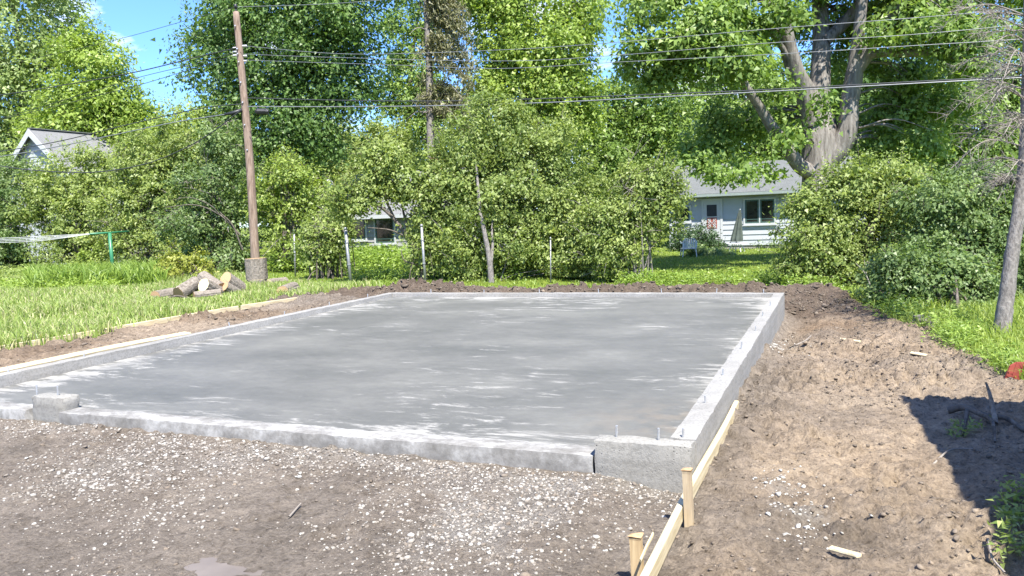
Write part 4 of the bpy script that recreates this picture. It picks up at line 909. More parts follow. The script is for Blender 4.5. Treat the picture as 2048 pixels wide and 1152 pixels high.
def blades(name, label, cat, X, Y, H, width, mat, seed, lean=0.35):
    r = np.random.default_rng(seed); n = len(X); z = ground_h(X, Y) - 0.01
    a = r.uniform(0, 2 * np.pi, n); dx = np.stack([np.cos(a), np.sin(a), np.zeros(n)], -1); ln = np.abs(r.normal(0, lean, n)) + 0.08
    la = r.uniform(0, 2 * np.pi, n); ld = np.stack([np.cos(la), np.sin(la), np.zeros(n)], -1) + np.array([-.25, .1, 0])
    B = np.stack([X, Y, z], -1); w = width * r.uniform(.7, 1.3, n)
    M1 = B + ld * (ln * H * .35)[:, None] + np.array([0, 0, 1]) * (H * .6)[:, None]; T = B + ld * (ln * H * 1.2)[:, None] + np.array([0, 0, 1]) * H[:, None] * (1 - .3 * ln)[:, None]
    V = np.stack([B - dx * w[:, None] / 2, B + dx * w[:, None] / 2, M1 + dx * w[:, None] * .4, T, M1 - dx * w[:, None] * .4], 1)
    i = np.arange(n)[:, None] * 5
    Fq = np.concatenate([i + np.array([0, 1, 2, 4])], 1); Ft = np.concatenate([i + np.array([4, 2, 3, 3])], 1)[:, :3]
    Ft3 = np.concatenate([np.concatenate([i + np.array([0, 1, 2])], 1), np.concatenate([i + np.array([0, 2, 4])], 1), Ft], 1).reshape(-1, 3)
    o = link(name, mesh_np(name, V.reshape(-1, 3), Ft3, mat, False, np.repeat(np.clip(r.normal(.5, .25, n), 0, 1), 3))); tag(o, label, cat, kind='stuff'); return o
def visible(X, Y, m=0.06):
    q = (np.stack([X, Y, np.full(len(X), -0.2)], -1) - CAM) @ RC
    u = q[:, 0] / -q[:, 2]; return (q[:, 2] < -0.5) & (np.abs(u) < CX / F + m)
r = np.random.default_rng(301)
# tall grass on the left lawn
X = r.uniform(-26, -9.4, 260000); Y = r.uniform(5, 24, 260000)
k = visible(X, Y) & (r.random(len(X)) < grass_mask(X, Y) * np.clip(12 / np.hypot(X, Y), .35, 1) * np.where((X < -15) & (Y < 13.5), .55, 1)) & (Y < 15.5 - (X + 9) * 0.5)
X, Y = X[k][:64000], Y[k][:64000]
tall = 0.07 + 0.22 * np.clip(fbm(X, Y, .5, 3, 4) + 0.55, 0.1, 1.2) * (1 - 0.55 * sstep(-15, -18, X) * sstep(14, 12, Y))
tall = tall * (1 - 0.72 * np.exp(-(((X + 13.0) * .77 + (Y - 13.2) * .64) ** 2 / 1.1 + ((X + 13.0) * .64 - (Y - 13.2) * .77) ** 2 / 3.0)))
tall = tall * (1 - 0.7 * np.exp(-((X + 12.4) ** 2 + (Y - 15.4) ** 2) / 2.2))
blades('tall_grass', 'unmown pale green grass on the left lawn', 'grass', X, Y, tall * r.uniform(.6, 1.25, len(X)), 0.016, LEAF['grass'], 302, 0.45)
# mown lawn toward the ranch house and behind the fence
X = r.uniform(-20, 3, 160000); Y = r.uniform(15.2, 36, 160000)
k = visible(X, Y) & (r.random(len(X)) < grass_mask(X, Y) * np.clip(15 / Y, .3, 1)); X, Y = X[k][:52000], Y[k][:52000]
blades('lawn_grass', 'short mown grass on the lawn before the ranch house', 'grass', X, Y, r.uniform(.04, .09, len(X)), 0.022, LEAF['lawn'], 303, 0.5)
# weeds: along the dirt berm, below the right bushes, round the dead spruce
def scatter_px(poly, n, z=-0.25, seed=0):
    """n points inside a ground quad given by four photo pixels"""
    r = np.random.default_rng(seed); P = [on_z(u, v, z)[:2] for u, v in poly]; s, t = r.random(n), r.random(n)
    return tuple((P[0][i] * (1 - s) + P[1][i] * s) * (1 - t) + (P[3][i] * (1 - s) + P[2][i] * s) * t for i in (0, 1))
def wd(name, label, polys, H, leaf, mat, seed, **kw):
    Xs, Ys = [], []
    for i, (poly, n_, z) in enumerate(polys):
        a, b = scatter_px(poly, n_, z, seed + i); Xs.append(a); Ys.append(b)
    X = np.concatenate(Xs); Y = np.concatenate(Ys); r = np.random.default_rng(seed)
    k_ = fbm(X, Y, 0.8, 3, seed) > r.uniform(-.55, .15, len(X)); X, Y = X[k_], Y[k_]
    rpx = on_z(2024, 766, -.24); k_ = np.hypot(X - rpx[0] * .93, Y - rpx[1] * .93) > .55; X, Y = X[k_], Y[k_]
    return cover(name, label, 'weeds', X, Y, r.uniform(H[0], H[1], len(X)), leaf, mat, seed, **kw)
wd('bank_weeds', 'bright low weeds growing along the top of the dirt bank', [([(850, 566), (1240, 566), (1240, 552), (850, 552)], 900, -.28), ([(1240, 568), (1580, 572), (1570, 555), (1240, 555)], 800, -.28), ([(700, 566), (860, 568), (860, 552), (700, 552)], 350, -.28)], (.08, .34), 0.075, LEAF['weed'], 310)
wd('fence_weeds', 'lush green weeds behind the fence posts', [([(545, 550), (690, 552), (690, 528), (545, 528)], 500, -.3), ([(700, 552), (845, 552), (845, 525), (700, 525)], 600, -.3), ([(420, 545), (500, 548), (500, 535), (420, 535)], 200, -.3)], (.25, .85), 0.13, LEAF['weed'], 320, spread=.2, per=18)
wd('bush_foot_weeds', 'bright weeds at the foot of the right bushes', [([(1560, 580), (1740, 618), (1770, 596), (1590, 566)], 230, -.3), ([(1740, 625), (1900, 670), (1900, 640), (1760, 600)], 150, -.3)], (.06, .34), 0.06, LEAF['weed'], 330, per=14)
wd('spruce_foot_weeds', 'yellow green weeds around the foot of the dead spruce', [([(1880, 690), (2060, 800), (2070, 680), (1900, 640)], 900, -.3), ([(1960, 730), (2060, 810), (2060, 760), (2000, 720)], 120, -.3)], (.03, .26), 0.052, LEAF['weed'], 340, per=15, aspect=.32)
wd('shade_weeds', 'small green plants in the house shadow at lower right', [([(2000, 1145), (2060, 1150), (2070, 1010), (2010, 1010)], 46, -.28), ([(1900, 890), (1960, 890), (1960, 870), (1900, 870)], 14, -.3)], (.03, .12), 0.04, LEAF['bush'], 350, per=10, spread=.05)
X = r.uniform(0.2, 4.2, 60000); Y = r.uniform(5.5, 16.5, 60000)
k = visible(X, Y) & (r.random(len(X)) < grass_mask(X, Y) * (0.35 + vnoise(X * 1.5, Y * 1.5, 2))); rpx = on_z(2024, 766, -.24); k &= np.hypot(X - rpx[0] * .93, Y - rpx[1] * .93) > .5; X, Y = X[k][:9000], Y[k][:9000]
blades('rough_grass', 'rough weedy grass under the bushes around the dead spruce', 'grass', X, Y, r.uniform(.04, .24, len(X)) * (0.5 + vnoise(X, Y, 4)), 0.012, LEAF['bright'], 304, 0.7)
# flower bed on the left: clumps of strap leaves and a low golden edge
X, Y = scatter_px([(60, 585), (330, 572), (330, 548), (60, 560)], 5200, -.22, 360)
blades('daylily_leaves', 'arching strap leaves of the flower bed on the left', 'plants', X, Y, np.random.default_rng(1).uniform(.3, .75, len(X)), 0.04, LEAF['weed'], 361, .6)
wd('bed_edging_plants', 'low yellow green plants edging the left flower bed', [([(-20, 588), (75, 586), (75, 572), (-20, 572)], 260, -.2), ([(75, 588), (240, 582), (240, 574), (75, 578)], 160, -.2)], (.08, .3), 0.09, LEAF['yellow'], 365, per=12, aspect=.7)
wd('bed_groundcover', 'leafy groundcover under the left bushes', [([(-20, 570), (480, 556), (480, 540), (-20, 550)], 700, -.25)], (.1, .5), 0.11, LEAF['bush'], 370, per=14, spread=.2)
wd('wall_foot_plants', 'dark plants along the foot of the ranch house wall', [([(1495, 499), (1600, 497), (1600, 489), (1495, 490)], 260, -.55)], (.15, .5), 0.10, LEAF['bush_dark'], 375, per=12)
print('leaves', NLEAF[0])
# ------------------------------------------------------------------ lumber around the slab
def plank(name, label, cat, p, q, w, t, mat, group=None, roll=0.0, seed=0):
    """board from p to q (centre line), w high, t thick; slightly warped"""
    p = np.array(p, float); q = np.array(q, float); L = np.linalg.norm(q - p); d = (q - p) / L
    side = unit(np.cross(d, [0, 0, 1.0])); up = np.cross(side, d)
    c, s = math.cos(roll), math.sin(roll); side, up = side * c + up * s, up * c - side * s
    r = np.random.default_rng(seed); n = max(2, int(L / 0.4)); V = []; Fs = []
    for i in range(n + 1):
        o = p + d * L * i / n + side * 0.006 * math.sin(i * 0.9 + seed) + up * 0.004 * math.sin(i * 0.7)
        b = 0.006
        ring = [(-t/2, -w/2 + b), (-t/2 + b, -w/2), (t/2 - b, -w/2), (t/2, -w/2 + b), (t/2, w/2 - b), (t/2 - b, w/2), (-t/2 + b, w/2), (-t/2, w/2 - b)]
        V += [o + side * x + up * y for x, y in ring]
    for i in range(n):
        for j in range(8): a = i * 8; Fs.append((a + j, a + (j + 1) % 8, a + 8 + (j + 1) % 8, a + 8 + j))
    Fs += [tuple(range(8))[::-1], tuple(range(n * 8, n * 8 + 8))]
    o = link(name, mesh_np(name, np.array(V), Fs, mat)); tag(o, label, cat, group); return o
plank('form_board', 'pale pine form board fixed along the outside of right curb', 'board', (-0.812, 3.0, -0.208), (-0.803, 6.66, -0.214), 0.09, 0.038, M['lumber_y'], seed=1)
def stake(label, x, y, ztop, zbot, w, t, mat, lean=(0, 0), seed=0):
    root = empty('wooden_stake', (x, y, zbot)); tag(root, label, 'stake', 'stakes holding the form board')
    mb = MB(); r = np.random.default_rng(seed); h = ztop - zbot; V = []; Fs = []
    prof = [(0, .55), (.12, 1), (.5, 1), (.9, 1), (.97, 1.02), (1, 1.12)]
    for f_, s_ in prof:
        for (a, b) in ((-1, -1), (1, -1), (1, 1), (-1, 1)):
            V.append((a * w / 2 * s_ + lean[0] * f_ * h, b * t / 2 * s_ + lean[1] * f_ * h, f_ * h + (r.normal(0, .004) if f_ == 1 else 0)))
    for i in range(len(prof) - 1):
        for j in range(4): Fs.append((i*4+j, i*4+(j+1)%4, i*4+4+(j+1)%4, i*4+4+j))
    Fs += [(3, 2, 1, 0)]
    V = np.array(V)
    link('shaft', mesh_np('shaft', V, Fs, mat), root, True)
    # the hammered, mushroomed head
    k = len(prof) * 4 - 4; top = V[k:k + 4]; hv = []
    for zz, s_ in ((0.0005, 1.0), (0.006, 1.10), (0.011, .95)):
        c = top.mean(0); hv += [c + (t_ - c) * s_ + np.array([r.normal(0, .003), r.normal(0, .003), zz]) for t_ in top]
    hf = [(i*4+j, i*4+(j+1)%4, i*4+4+(j+1)%4, i*4+4+j) for i in range(2) for j in range(4)] + [(8, 9, 10, 11)]
    link('hammered_head', mesh_np('hammered_head', np.array(hv), hf, M['cut_orange']), root, True)
    return root
stake('weathered wooden stake outside the form board near the corner', -0.757, 4.19, 0.035, -0.42, 0.045, 0.045, M['lumber_gray'], (-.02, 0), 1)
stake('yellow pine stake inside the form board at the bottom edge', -0.872, 3.50, -0.068, -0.5, 0.05, 0.05, M['lumber_z'], (-.03, .02), 2)
plank('wood_splinter', 'thin split sliver of pine between stake and form board', 'wood scrap', (-0.845, 3.42, -0.145), (-0.822, 3.62, -0.10), 0.022, 0.008, M['lumber_y'], seed=3)
plank('form_board', 'yellowish board lying against the left curb', 'board', (-8.30, 5.35, -0.005), (-8.28, 8.3, -0.012), 0.13, 0.038, M['lumber_y'], roll=1.45, seed=4)
e0 = [(-9.98, 6.0), (-9.86, 8.6), (-9.74, 11.0), (-9.62, 13.4)]
txt = ['nearest pale edging board between grass and dirt strip', 'middle pale edging board between grass and dirt strip', 'farthest pale edging board beside the log pile']
for i in range(3):
    a, b = e0[i], e0[i + 1]; za = float(ground_h(a[0], a[1], False)); zb = float(ground_h(b[0], b[1], False))
    plank('edging_board', txt[i], 'board', (a[0], a[1] + .04, za + .035), (b[0], b[1] - .04, zb + .035), 0.085, 0.036, M['lumber_y'], 'boards edging the grass', seed=5 + i)
p = on_z(1662, 1106, -.27); q = on_z(1716, 1132, -.27)
plank('wood_scrap', 'short pale wood scrap on the dirt at lower right', 'wood scrap', (p[0], p[1], float(ground_h(p[0], p[1])) + .02), (q[0], q[1], float(ground_h(q[0], q[1])) + .02), 0.035, 0.018, M['lumber_y'], roll=1.3, seed=9)
for i, (u0, v0, u1, v1, lb) in enumerate([(1680, 672, 1720, 678, 'pale wood chip on dirt near the right bushes'), (1822, 724, 1858, 729, 'pale wood chip on dirt left of the red post')]):
    a = on_z(u0, v0, -.3); b = on_z(u1, v1, -.3)
    plank('wood_scrap', lb, 'wood scrap', (a[0], a[1], float(ground_h(a[0], a[1])) + .02), (b[0], b[1], float(ground_h(b[0], b[1])) + .02), 0.04, 0.02, M['lumber_y'], roll=1.2, seed=11 + i)

# ------------------------------------------------------------------ logs by the pole
def log(label, p, q, rad, cut, seed, cut2=None):
    p = np.array(p, float); q = np.array(q, float); L = np.linalg.norm(q - p)
    root = bpy.data.objects.new('cut_log', None); COL.objects.link(root); root.location = Vector(p); root.empty_display_size = .2
    root.rotation_euler = Vector(q - p).to_track_quat('Z', 'Y').to_euler(); tag(root, label, 'log', 'cut logs by the pole')
    r = np.random.default_rng(seed); k = 28; rows = 7
    prof = 1 + 0.06 * np.sin(np.arange(k) / k * 4 * np.pi + seed) + 0.035 * r.normal(size=k)
    V = []; Fs = []
    for i in range(rows):
        for j in range(k):
            a = 2 * np.pi * j / k; rr = rad * (prof[j] + 0.012 * r.normal()); V.append((rr * math.cos(a), rr * math.sin(a), L * i / (rows - 1)))
    for i in range(rows - 1):
        for j in range(k): Fs.append((i*k+j, i*k+(j+1)%k, (i+1)*k+(j+1)%k, (i+1)*k+j))
    link('bark', mesh_np('bark', np.array(V), Fs, M['log_bark']), root, True)
    for z_, cm in ((0, cut), (L, cut2 or cut)):
        cv = [(0.97 * rad * prof[j] * math.cos(2*np.pi*j/k), 0.97 * rad * prof[j] * math.sin(2*np.pi*j/k), z_ + (0.004 if z_ else -0.004)) for j in range(k)]
        cv += [(x * 1.0, y * 1.0, z_ + (-0.03 if z_ else 0.03)) for x, y, _ in cv]
        fs = [tuple(range(k)) if z_ else tuple(range(k))[::-1]] + [(j, (j+1)%k, k+(j+1)%k, k+j) for j in range(k)]
        link('cut_face', mesh_np('cut_face', np.array(cv), fs, cm), root, True)
    return root
D0 = 17.6
def lg(label, u0, v0, d0, u1, v1, d1, rad, cut, seed, cut2=None): return log(label, at(u0, v0, D0 + d0), at(u1, v1, D0 + d1), rad, cut, seed, cut2)
lg('weathered log end at the far left of the pile', 292, 603, -.3, 330, 597, .2, .10, M['cut_orange'], 1)
lg('short log lying low at the left of the pile', 310, 594, 0, 347, 587, .5, .14, M['cut_orange'], 2)
lg('grey barked log tilted up toward the pile centre', 357, 588, .1, 392, 566, .5, .17, M['cut_orange'], 3)
lg('leaning log forming the top of the pile', 404, 556, .9, 440, 580, .7, .18, M['cut_orange'], 4)
lg('log with pale yellow cut end facing the slab', 407, 570, .2, 450, 592, .9, .15, M['cut_pale'], 5)
lg('log with tan cut face leaning to the right', 451, 557, 1.0, 481, 577, 1.4, .17, M['cut_orange'], 6)
lg('short log under the right leaning log', 447, 572, .7, 478, 590, 1.1, .14, M['cut_orange'], 7)
lg('thin log lying flat along the front of the pile', 388, 592, 0, 440, 586, .3, .10, M['cut_orange'], 8)
sb = on_z(515, 569, -.20); sb[2] = float(ground_h(sb[0], sb[1], False))
log('stump section standing upright before the pole', sb + np.array([0, 0, .14]), sb + np.array([-.01, 0, .70]), .265, M['cut_orange'], 9, M['cut_orange'])
log('thick round disc under the standing stump section', sb + np.array([0, 0, -.06]), sb + np.array([0, 0, .135]), .275, M['cut_pale'], 10)
ds = float(-(RC.T @ (sb - CAM))[2])
log('grey log lying right of the standing stump', at(538, 568, ds), at(571, 564, ds + .5), .13, M['cut_pale'], 11)
log('log with orange end right of the stump near the dirt', at(566, 585, 17.2), at(588, 576, 18.1), .14, M['cut_orange'], 12)
log('small pale log end at the dirt edge right of stump', at(590, 591, 16.9), at(603, 587, 17.4), .08, M['cut_pale'], 13)
# branch lying over the logs
def stick(name, label, cat, pts, r0, r1, mat, k=6, group=None, side=None):
    tubes = [tube_np(smooth_path(pts, 6), np.linspace(r0, r1, (len(pts) - 1) * 6 + 1 if len(pts) > 2 else 6), k)] if len(pts) > 2 else [tube_np(smooth_path(pts, 6), np.linspace(r0, r1, 6), k)]
    for s in (side or []): tubes.append(tube_np(smooth_path(s, 5), np.linspace(r1 * 1.3, r1 * .6, len(smooth_path(s, 5))), 5))
    V, Fs = merge_tubes(tubes); o = link(name, mesh_np(name, V, Fs, mat, True)); tag(o, label, cat, group); return o
stick('fallen_branch', 'crooked brown branch lying across the front logs', 'branch', [at(325, 600, D0 - .3), at(355, 592, D0 - .3), at(385, 598, D0 - .3), at(425, 596, D0 - .2)], .03, .015, M['bark_dark'])

# ------------------------------------------------------------------ utility pole and wires
DP = 25.5
pb = at(512, 545, DP); gz = float(ground_h(pb[0], pb[1], False))
pole = empty('utility_pole', (pb[0], pb[1], gz)); tag(pole, 'tall weathered wooden utility pole behind the log pile', 'utility pole')
pt = at(472, 24, DP)
P = smooth_path([np.array([pb[0], pb[1], gz - .3]), pb, at(500, 330, DP), at(486, 170, DP), pt], 8)
rr = np.interp(np.linspace(0, 1, len(P)), [0, 1], [9.8, 6.2]) / F * DP
V, Fs = tube_np(P, rr, 18); V += np.random.default_rng(8).normal(0, .004, V.shape)
mb = MB(); mb.add(V, [tuple(f) for f in Fs] + [tuple(range(len(V) - 18, len(V)))]); mb.build('shaft', M['pole'], pole, True)
mb = MB(); mb.tube([pt + np.array([0, 0, -.02]), pt + np.array([0, 0, .12])], .03, 8).tube([pt + np.array([0, 0, .12]), pt + np.array([0, 0, .24])], .055, 10); mb.build('top_insulator', M['black_plastic'], pole, True)
for (u, v) in [(475, 52), (479, 98), (480, 108), (482, 124), (486, 165), (490, 205), (494, 250), (499, 300)]:
    c = at(u - 4, v, DP - .12); mb = MB(); mb.tube([c, c + RC[:, 2] * .05], .022, 6); mb.build('bolt', M['steel'], pole)
for (v, sd) in [(96, -1), (104, -1), (111, -1), (112, 1), (122, 1), (92, 1)]:
    c = at(480 + sd * 9, v, DP); mb = MB(); mb.tube([c - RC[:, 0] * .08, c + RC[:, 0] * .08], [.03, .045], 8); mb.build('spool_insulator', M['steel'], pole)
mb = MB(); mb.tube([at(449, 229, DP - .1), at(466, 226, DP - .1), at(484, 220, DP - .1)], [.035, .06, .06], 8); mb.build('cable_splice', M['black_plastic'], pole, True)
bx = at(524, 223, DP - .1)
mb = MB(); mb.tube([bx - RC[:, 0] * .20 + np.array([0, 0, .03]), bx - RC[:, 0] * .14, bx + RC[:, 0] * .14, bx + RC[:, 0] * .20 + np.array([0, 0, -.02])], [.07, .10, .10, .08], 8); mb.build('splice_enclosure', M['black_plastic'], pole, False)
YW = pb[1] - 0.12
def wire(label, pts, rad, mat, ext_l=None):
    P = smooth_path([on_y(u, v, YW + dy) for (u, v, dy) in pts], 10)
    V, Fs = tube_np(P, rad, 5); o = link('overhead_wire', mesh_np('overhead_wire', V, Fs, mat, True)); tag(o, label, 'wire', 'overhead wires')
WL, WD = M['wire_light'], M['wire_dark']
wire('topmost thin wire leaving the pole head to the right', [(474, 14, 0), (700, 5, -.2), (1000, -25, -.5), (1500, -90, -1)], .008, WL)
wire('topmost thin wire crossing the open blue sky leftward', [(471, 14, 0), (365, 43, -.1), (230, 80, -.3), (60, 118, -.5), (-120, 150, -.8)], .008, WD)
wire('upper of three thin wires crossing the maple limbs', [(489, 92, 0), (700, 108, -.1), (1000, 100, -.3), (1240, 84, -.4), (1539, 58, -.6), (1800, 38, -.7), (1967, 24, -.8), (2200, 2, -1)], .0075, WL)
wire('middle of three thin wires crossing the maple limbs', [(489, 108, 0), (640, 114, -.1), (1000, 122, -.3), (1240, 110, -.4), (1539, 86, -.6), (1800, 71, -.7), (2048, 49, -.8), (2250, 30, -1)], .0075, WL)
wire('lowest of three thin wires crossing the maple limbs', [(489, 120, 0), (600, 124, -.1), (790, 130, -.2), (1000, 137, -.3), (1240, 124, -.4), (1558, 108, -.6), (1800, 93, -.7), (2048, 78, -.8), (2250, 62, -1)], .0075, WL)
wire('thick black cable right of the pole, upper of pair', [(495, 196, 0), (700, 201, -.1), (900, 202, -.2), (1100, 197, -.3), (1300, 189, -.4), (1500, 181, -.5), (1800, 165, -.7), (2048, 152, -.8), (2250, 140, -1)], .015, WD)
wire('thick pale cable right of the pole, lower of pair', [(495, 213, 0), (700, 213.5, -.1), (900, 211, -.2), (1100, 205, -.3), (1300, 195, -.4), (1500, 185, -.5), (1800, 168.5, -.7), (2048, 155, -.8), (2250, 143, -1)], .015, WL)
wire('twisted upper cable running left from pole across sky', [(472, 96, 0), (399, 113, -.1), (271, 144, -.2), (140, 168, -.4), (0, 190, -.5), (-200, 215, -.8)], .018, WD)
wire('second thin wire below the twisted cable on the left', [(472, 104, 0), (400, 125, -.1), (280, 154, -.2), (194, 180, -.3), (14, 233, -.5), (-200, 285, -.8)], .010, WD)
wire('third thin wire below the twisted cable on the left', [(472, 111, 0), (402, 132, -.1), (285, 168, -.2), (180, 195, -.3), (0, 240, -.5), (-200, 292, -.8)], .010, WD)
wire('upper low cable sagging left over the gabled roof', [(484, 208, 0), (400, 217, -.1), (240, 253, -.2), (120, 282, -.4), (0, 303, -.5), (-200, 330, -.8)], .016, WD)
wire('lower low cable sagging left over the gabled roof', [(449, 229, 0), (347, 245, -.1), (208, 274, -.2), (100, 296, -.4), (0, 313, -.5), (-200, 340, -.8)], .017, WL)
wire('slack black service cable dipping before the gabled house', [(480, 222, 0), (400, 280, -.2), (300, 325, -.3), (194, 344, -.5), (87, 342, -.6), (0, 332, -.7), (-120, 312, -1)], .018, WD)

# ------------------------------------------------------------------ fence posts, clothesline, red post
def fpost(label, u, v0, v1, d, u_top, rad=.03):
    b = at(u, v1, d); g = float(ground_h(b[0], b[1], False)); t = at(u_top, v0, d)
    root = empty('fence_post', (b[0], b[1], g)); tag(root, label, 'fence post', 'bare fence posts')
    mb = MB(); mb.tube([np.array([b[0], b[1], g - .1]), t], rad, 12); mb.build('pipe', M['fence_steel'], root, True)
    mb = MB(); mb.tube([t - np.array([0, 0, .02]), t + np.array([0, 0, .03]), t + np.array([0, 0, .05])], [rad * 1.2, rad * 1.15, rad * .4], 12); mb.build('cap', M['fence_steel'], root, True)
    for z_ in (.35, .75):
        c = t * z_ + np.array([b[0], b[1], g]) * (1 - z_); mb = MB(); mb.tube([c - np.array([0, 0, .015]), c + np.array([0, 0, .015])], rad * 1.25, 10); mb.build('tie_band', M['fence_steel'], root)
fpost('galvanised fence post behind the weeds, leftmost of three', 590, 462, 545, 24.5, 588, .028)
fpost('thicker pale fence post, middle one of the three', 702, 458, 566, 20.5, 691, .042)
fpost('galvanised fence post before the leaning tree trunk', 851, 452, 569, 19.6, 843, .032)
fpost('thin stake like post within the tall central shrub', 1101, 478, 560, 19.3, 1101, .016)
# clothesline: green T post with cords stretched to the left
dc = 27.0
cb = at(226, 540, dc); g = float(ground_h(cb[0], cb[1], False)); ct = at(219, 466, dc)
cl = empty('clothesline_post', (cb[0], cb[1], g)); tag(cl, 'green steel clothesline post with crossarm on the left lawn', 'clothesline')
mb = MB(); mb.tube([np.array([cb[0], cb[1], g - .1]), ct], .06, 12); mb.build('post', M['green_paint'], cl, True)
arm0, arm1 = at(180, 468, dc - .7), at(258, 463, dc + .8)
mb = MB(); mb.tube([arm0, arm1], .035, 10); mb.build('crossarm', M['green_paint'], cl, True)
for i, f_ in enumerate((0.08, .36, .64, .94)):
    s = arm0 * (1 - f_) + arm1 * f_; e = at(-140, 487 - i * 1.5, dc - 6 + i * .5); m_ = at(60, 483 - i * 3, dc - 2.5 + i * .3)
    V, Fs = tube_np(smooth_path([s, m_, e], 10), .010, 5); link('cord', mesh_np('cord', V, Fs, M['cord'], True), cl)
# leaning red steel channel at the right edge
rb = on_z(2024, 766, -.23); g = float(ground_h(rb[0], rb[1], False)); dr_ = float(-(RC.T @ (rb - CAM))[2])
rp_ = empty('red_steel_post', (rb[0], rb[1], g)); tag(rp_, 'red painted steel post stub leaning in the weeds', 'post')
mb = MB(); t0 = at(2022, 760, dr_); w_ = RC[:, 0] * .085 * .9; upv = at(2034, 724, dr_) - t0
mb.prism([t0 - upv * .4, t0 - upv * .4 + w_, t0 + upv + w_ * 1.0, t0 + upv], RC[:, 2] * -.02); mb.build('front_plate', M['rust'], rp_, False, .004)
mb = MB(); mb.prism([t0 - upv * .4 - w_ * .02, t0 + upv - w_ * .02, t0 + upv * .8 - w_ * .62, t0 - upv * .2 - w_ * .75], RC[:, 2] * -.02); mb.build('side_plate', M['rust'], rp_, False, .004)
# rocks at the foot of the spruce, roots and twigs in the shade
def rock(label, u, v, s, seed, z=-.3):
    p = on_z(u, v, z); r = np.random.default_rng(seed)
    me = bpy.data.meshes.new('rock'); import bmesh
    bm = bmesh.new(); bmesh.ops.create_icosphere(bm, subdivisions=3, radius=s)
    for vv in bm.verts:
        n = vv.co.normalized(); k_ = 1 + .22 * math.sin(n.x * 3 + seed) + .15 * math.sin(n.y * 5 + seed * 2) + .12 * math.sin(n.z * 6 + n.x * 4); vv.co = Vector((n.x * s * k_ * 1.2, n.y * s * k_, n.z * s * k_ * .7))
    bm.to_mesh(me); bm.free(); me.materials.append(M['rock']); o = link('rock', me); o.location = (p[0], p[1], float(ground_h(p[0], p[1])) + s * .25); tag(o, label, 'rock'); return o
rock('pale rock half buried at the edge of the weeds', 1848, 645, .12, 3)
rock('flat stone beside the pale rock under the bush', 1875, 652, .08, 4)
def gp(u, v, h=.02, z=-.3):
    p = on_z(u, v, z); p[2] = float(ground_h(p[0], p[1])) + h; return p
RT = 'roots and sticks on the dirt'
stick('dug_up_root', 'thick dark root lying in the house shadow', 'root', [gp(1895, 845, .03), gp(1930, 848, .05), gp(1970, 862, .05), gp(2010, 868, .04), gp(2050, 885, .02)], .03, .014, M['bark_dark'], 8, RT, [[gp(1970, 862, .05), gp(1985, 880, .06), gp(1990, 905, .02)], [gp(1935, 850, .05), gp(1928, 870, .03), gp(1925, 885, .02)]])
stick('dug_up_root', 'reddish upright stub of root at the shadow edge', 'root', [gp(1990, 875, .02), gp(1985, 865, .12), gp(1978, 862, .22), gp(1970, 860, .30)], .022, .007, M['log_bark'], 8, RT)
stick('fallen_stick', 'thin pale stick crossing the shadow edge', 'stick', [gp(1866, 945, .015), gp(1900, 932, .03), gp(1945, 918, .02)], .008, .005, M['twig'], 6, RT)
stick('fallen_stick', 'pale curved stick at the bottom right corner', 'stick', [gp(1975, 1118, .02, -.27), gp(1985, 1135, .03, -.27), gp(2010, 1165, .02, -.27)], .006, .005, M['twig'], 6, RT)
stick('fallen_stick', 'bent twig lying on dirt beside the white rubble', 'stick', [gp(1574, 688, .03, -.4), gp(1592, 700, .06, -.4), gp(1612, 692, .08, -.4), gp(1622, 680, .05, -.4)], .010, .006, M['twig'], 6, RT, [[gp(1605, 697, .06, -.4), gp(1612, 712, .03, -.4)]])
stick('fallen_stick', 'forked bare stick leaning at the foot of the bush', 'stick', [gp(1750, 612, .02), gp(1742, 600, .2), gp(1730, 588, .38), gp(1712, 578, .5)], .014, .006, M['twig'], 6, RT, [[gp(1735, 592, .3), gp(1728, 575, .55)]])
stick('fallen_stick', 'small straw coloured twig on the gravel', 'stick', [gp(578, 1034, .012, -.24), gp(602, 1012, .018, -.24)], .007, .005, M['twig'], 6, RT)

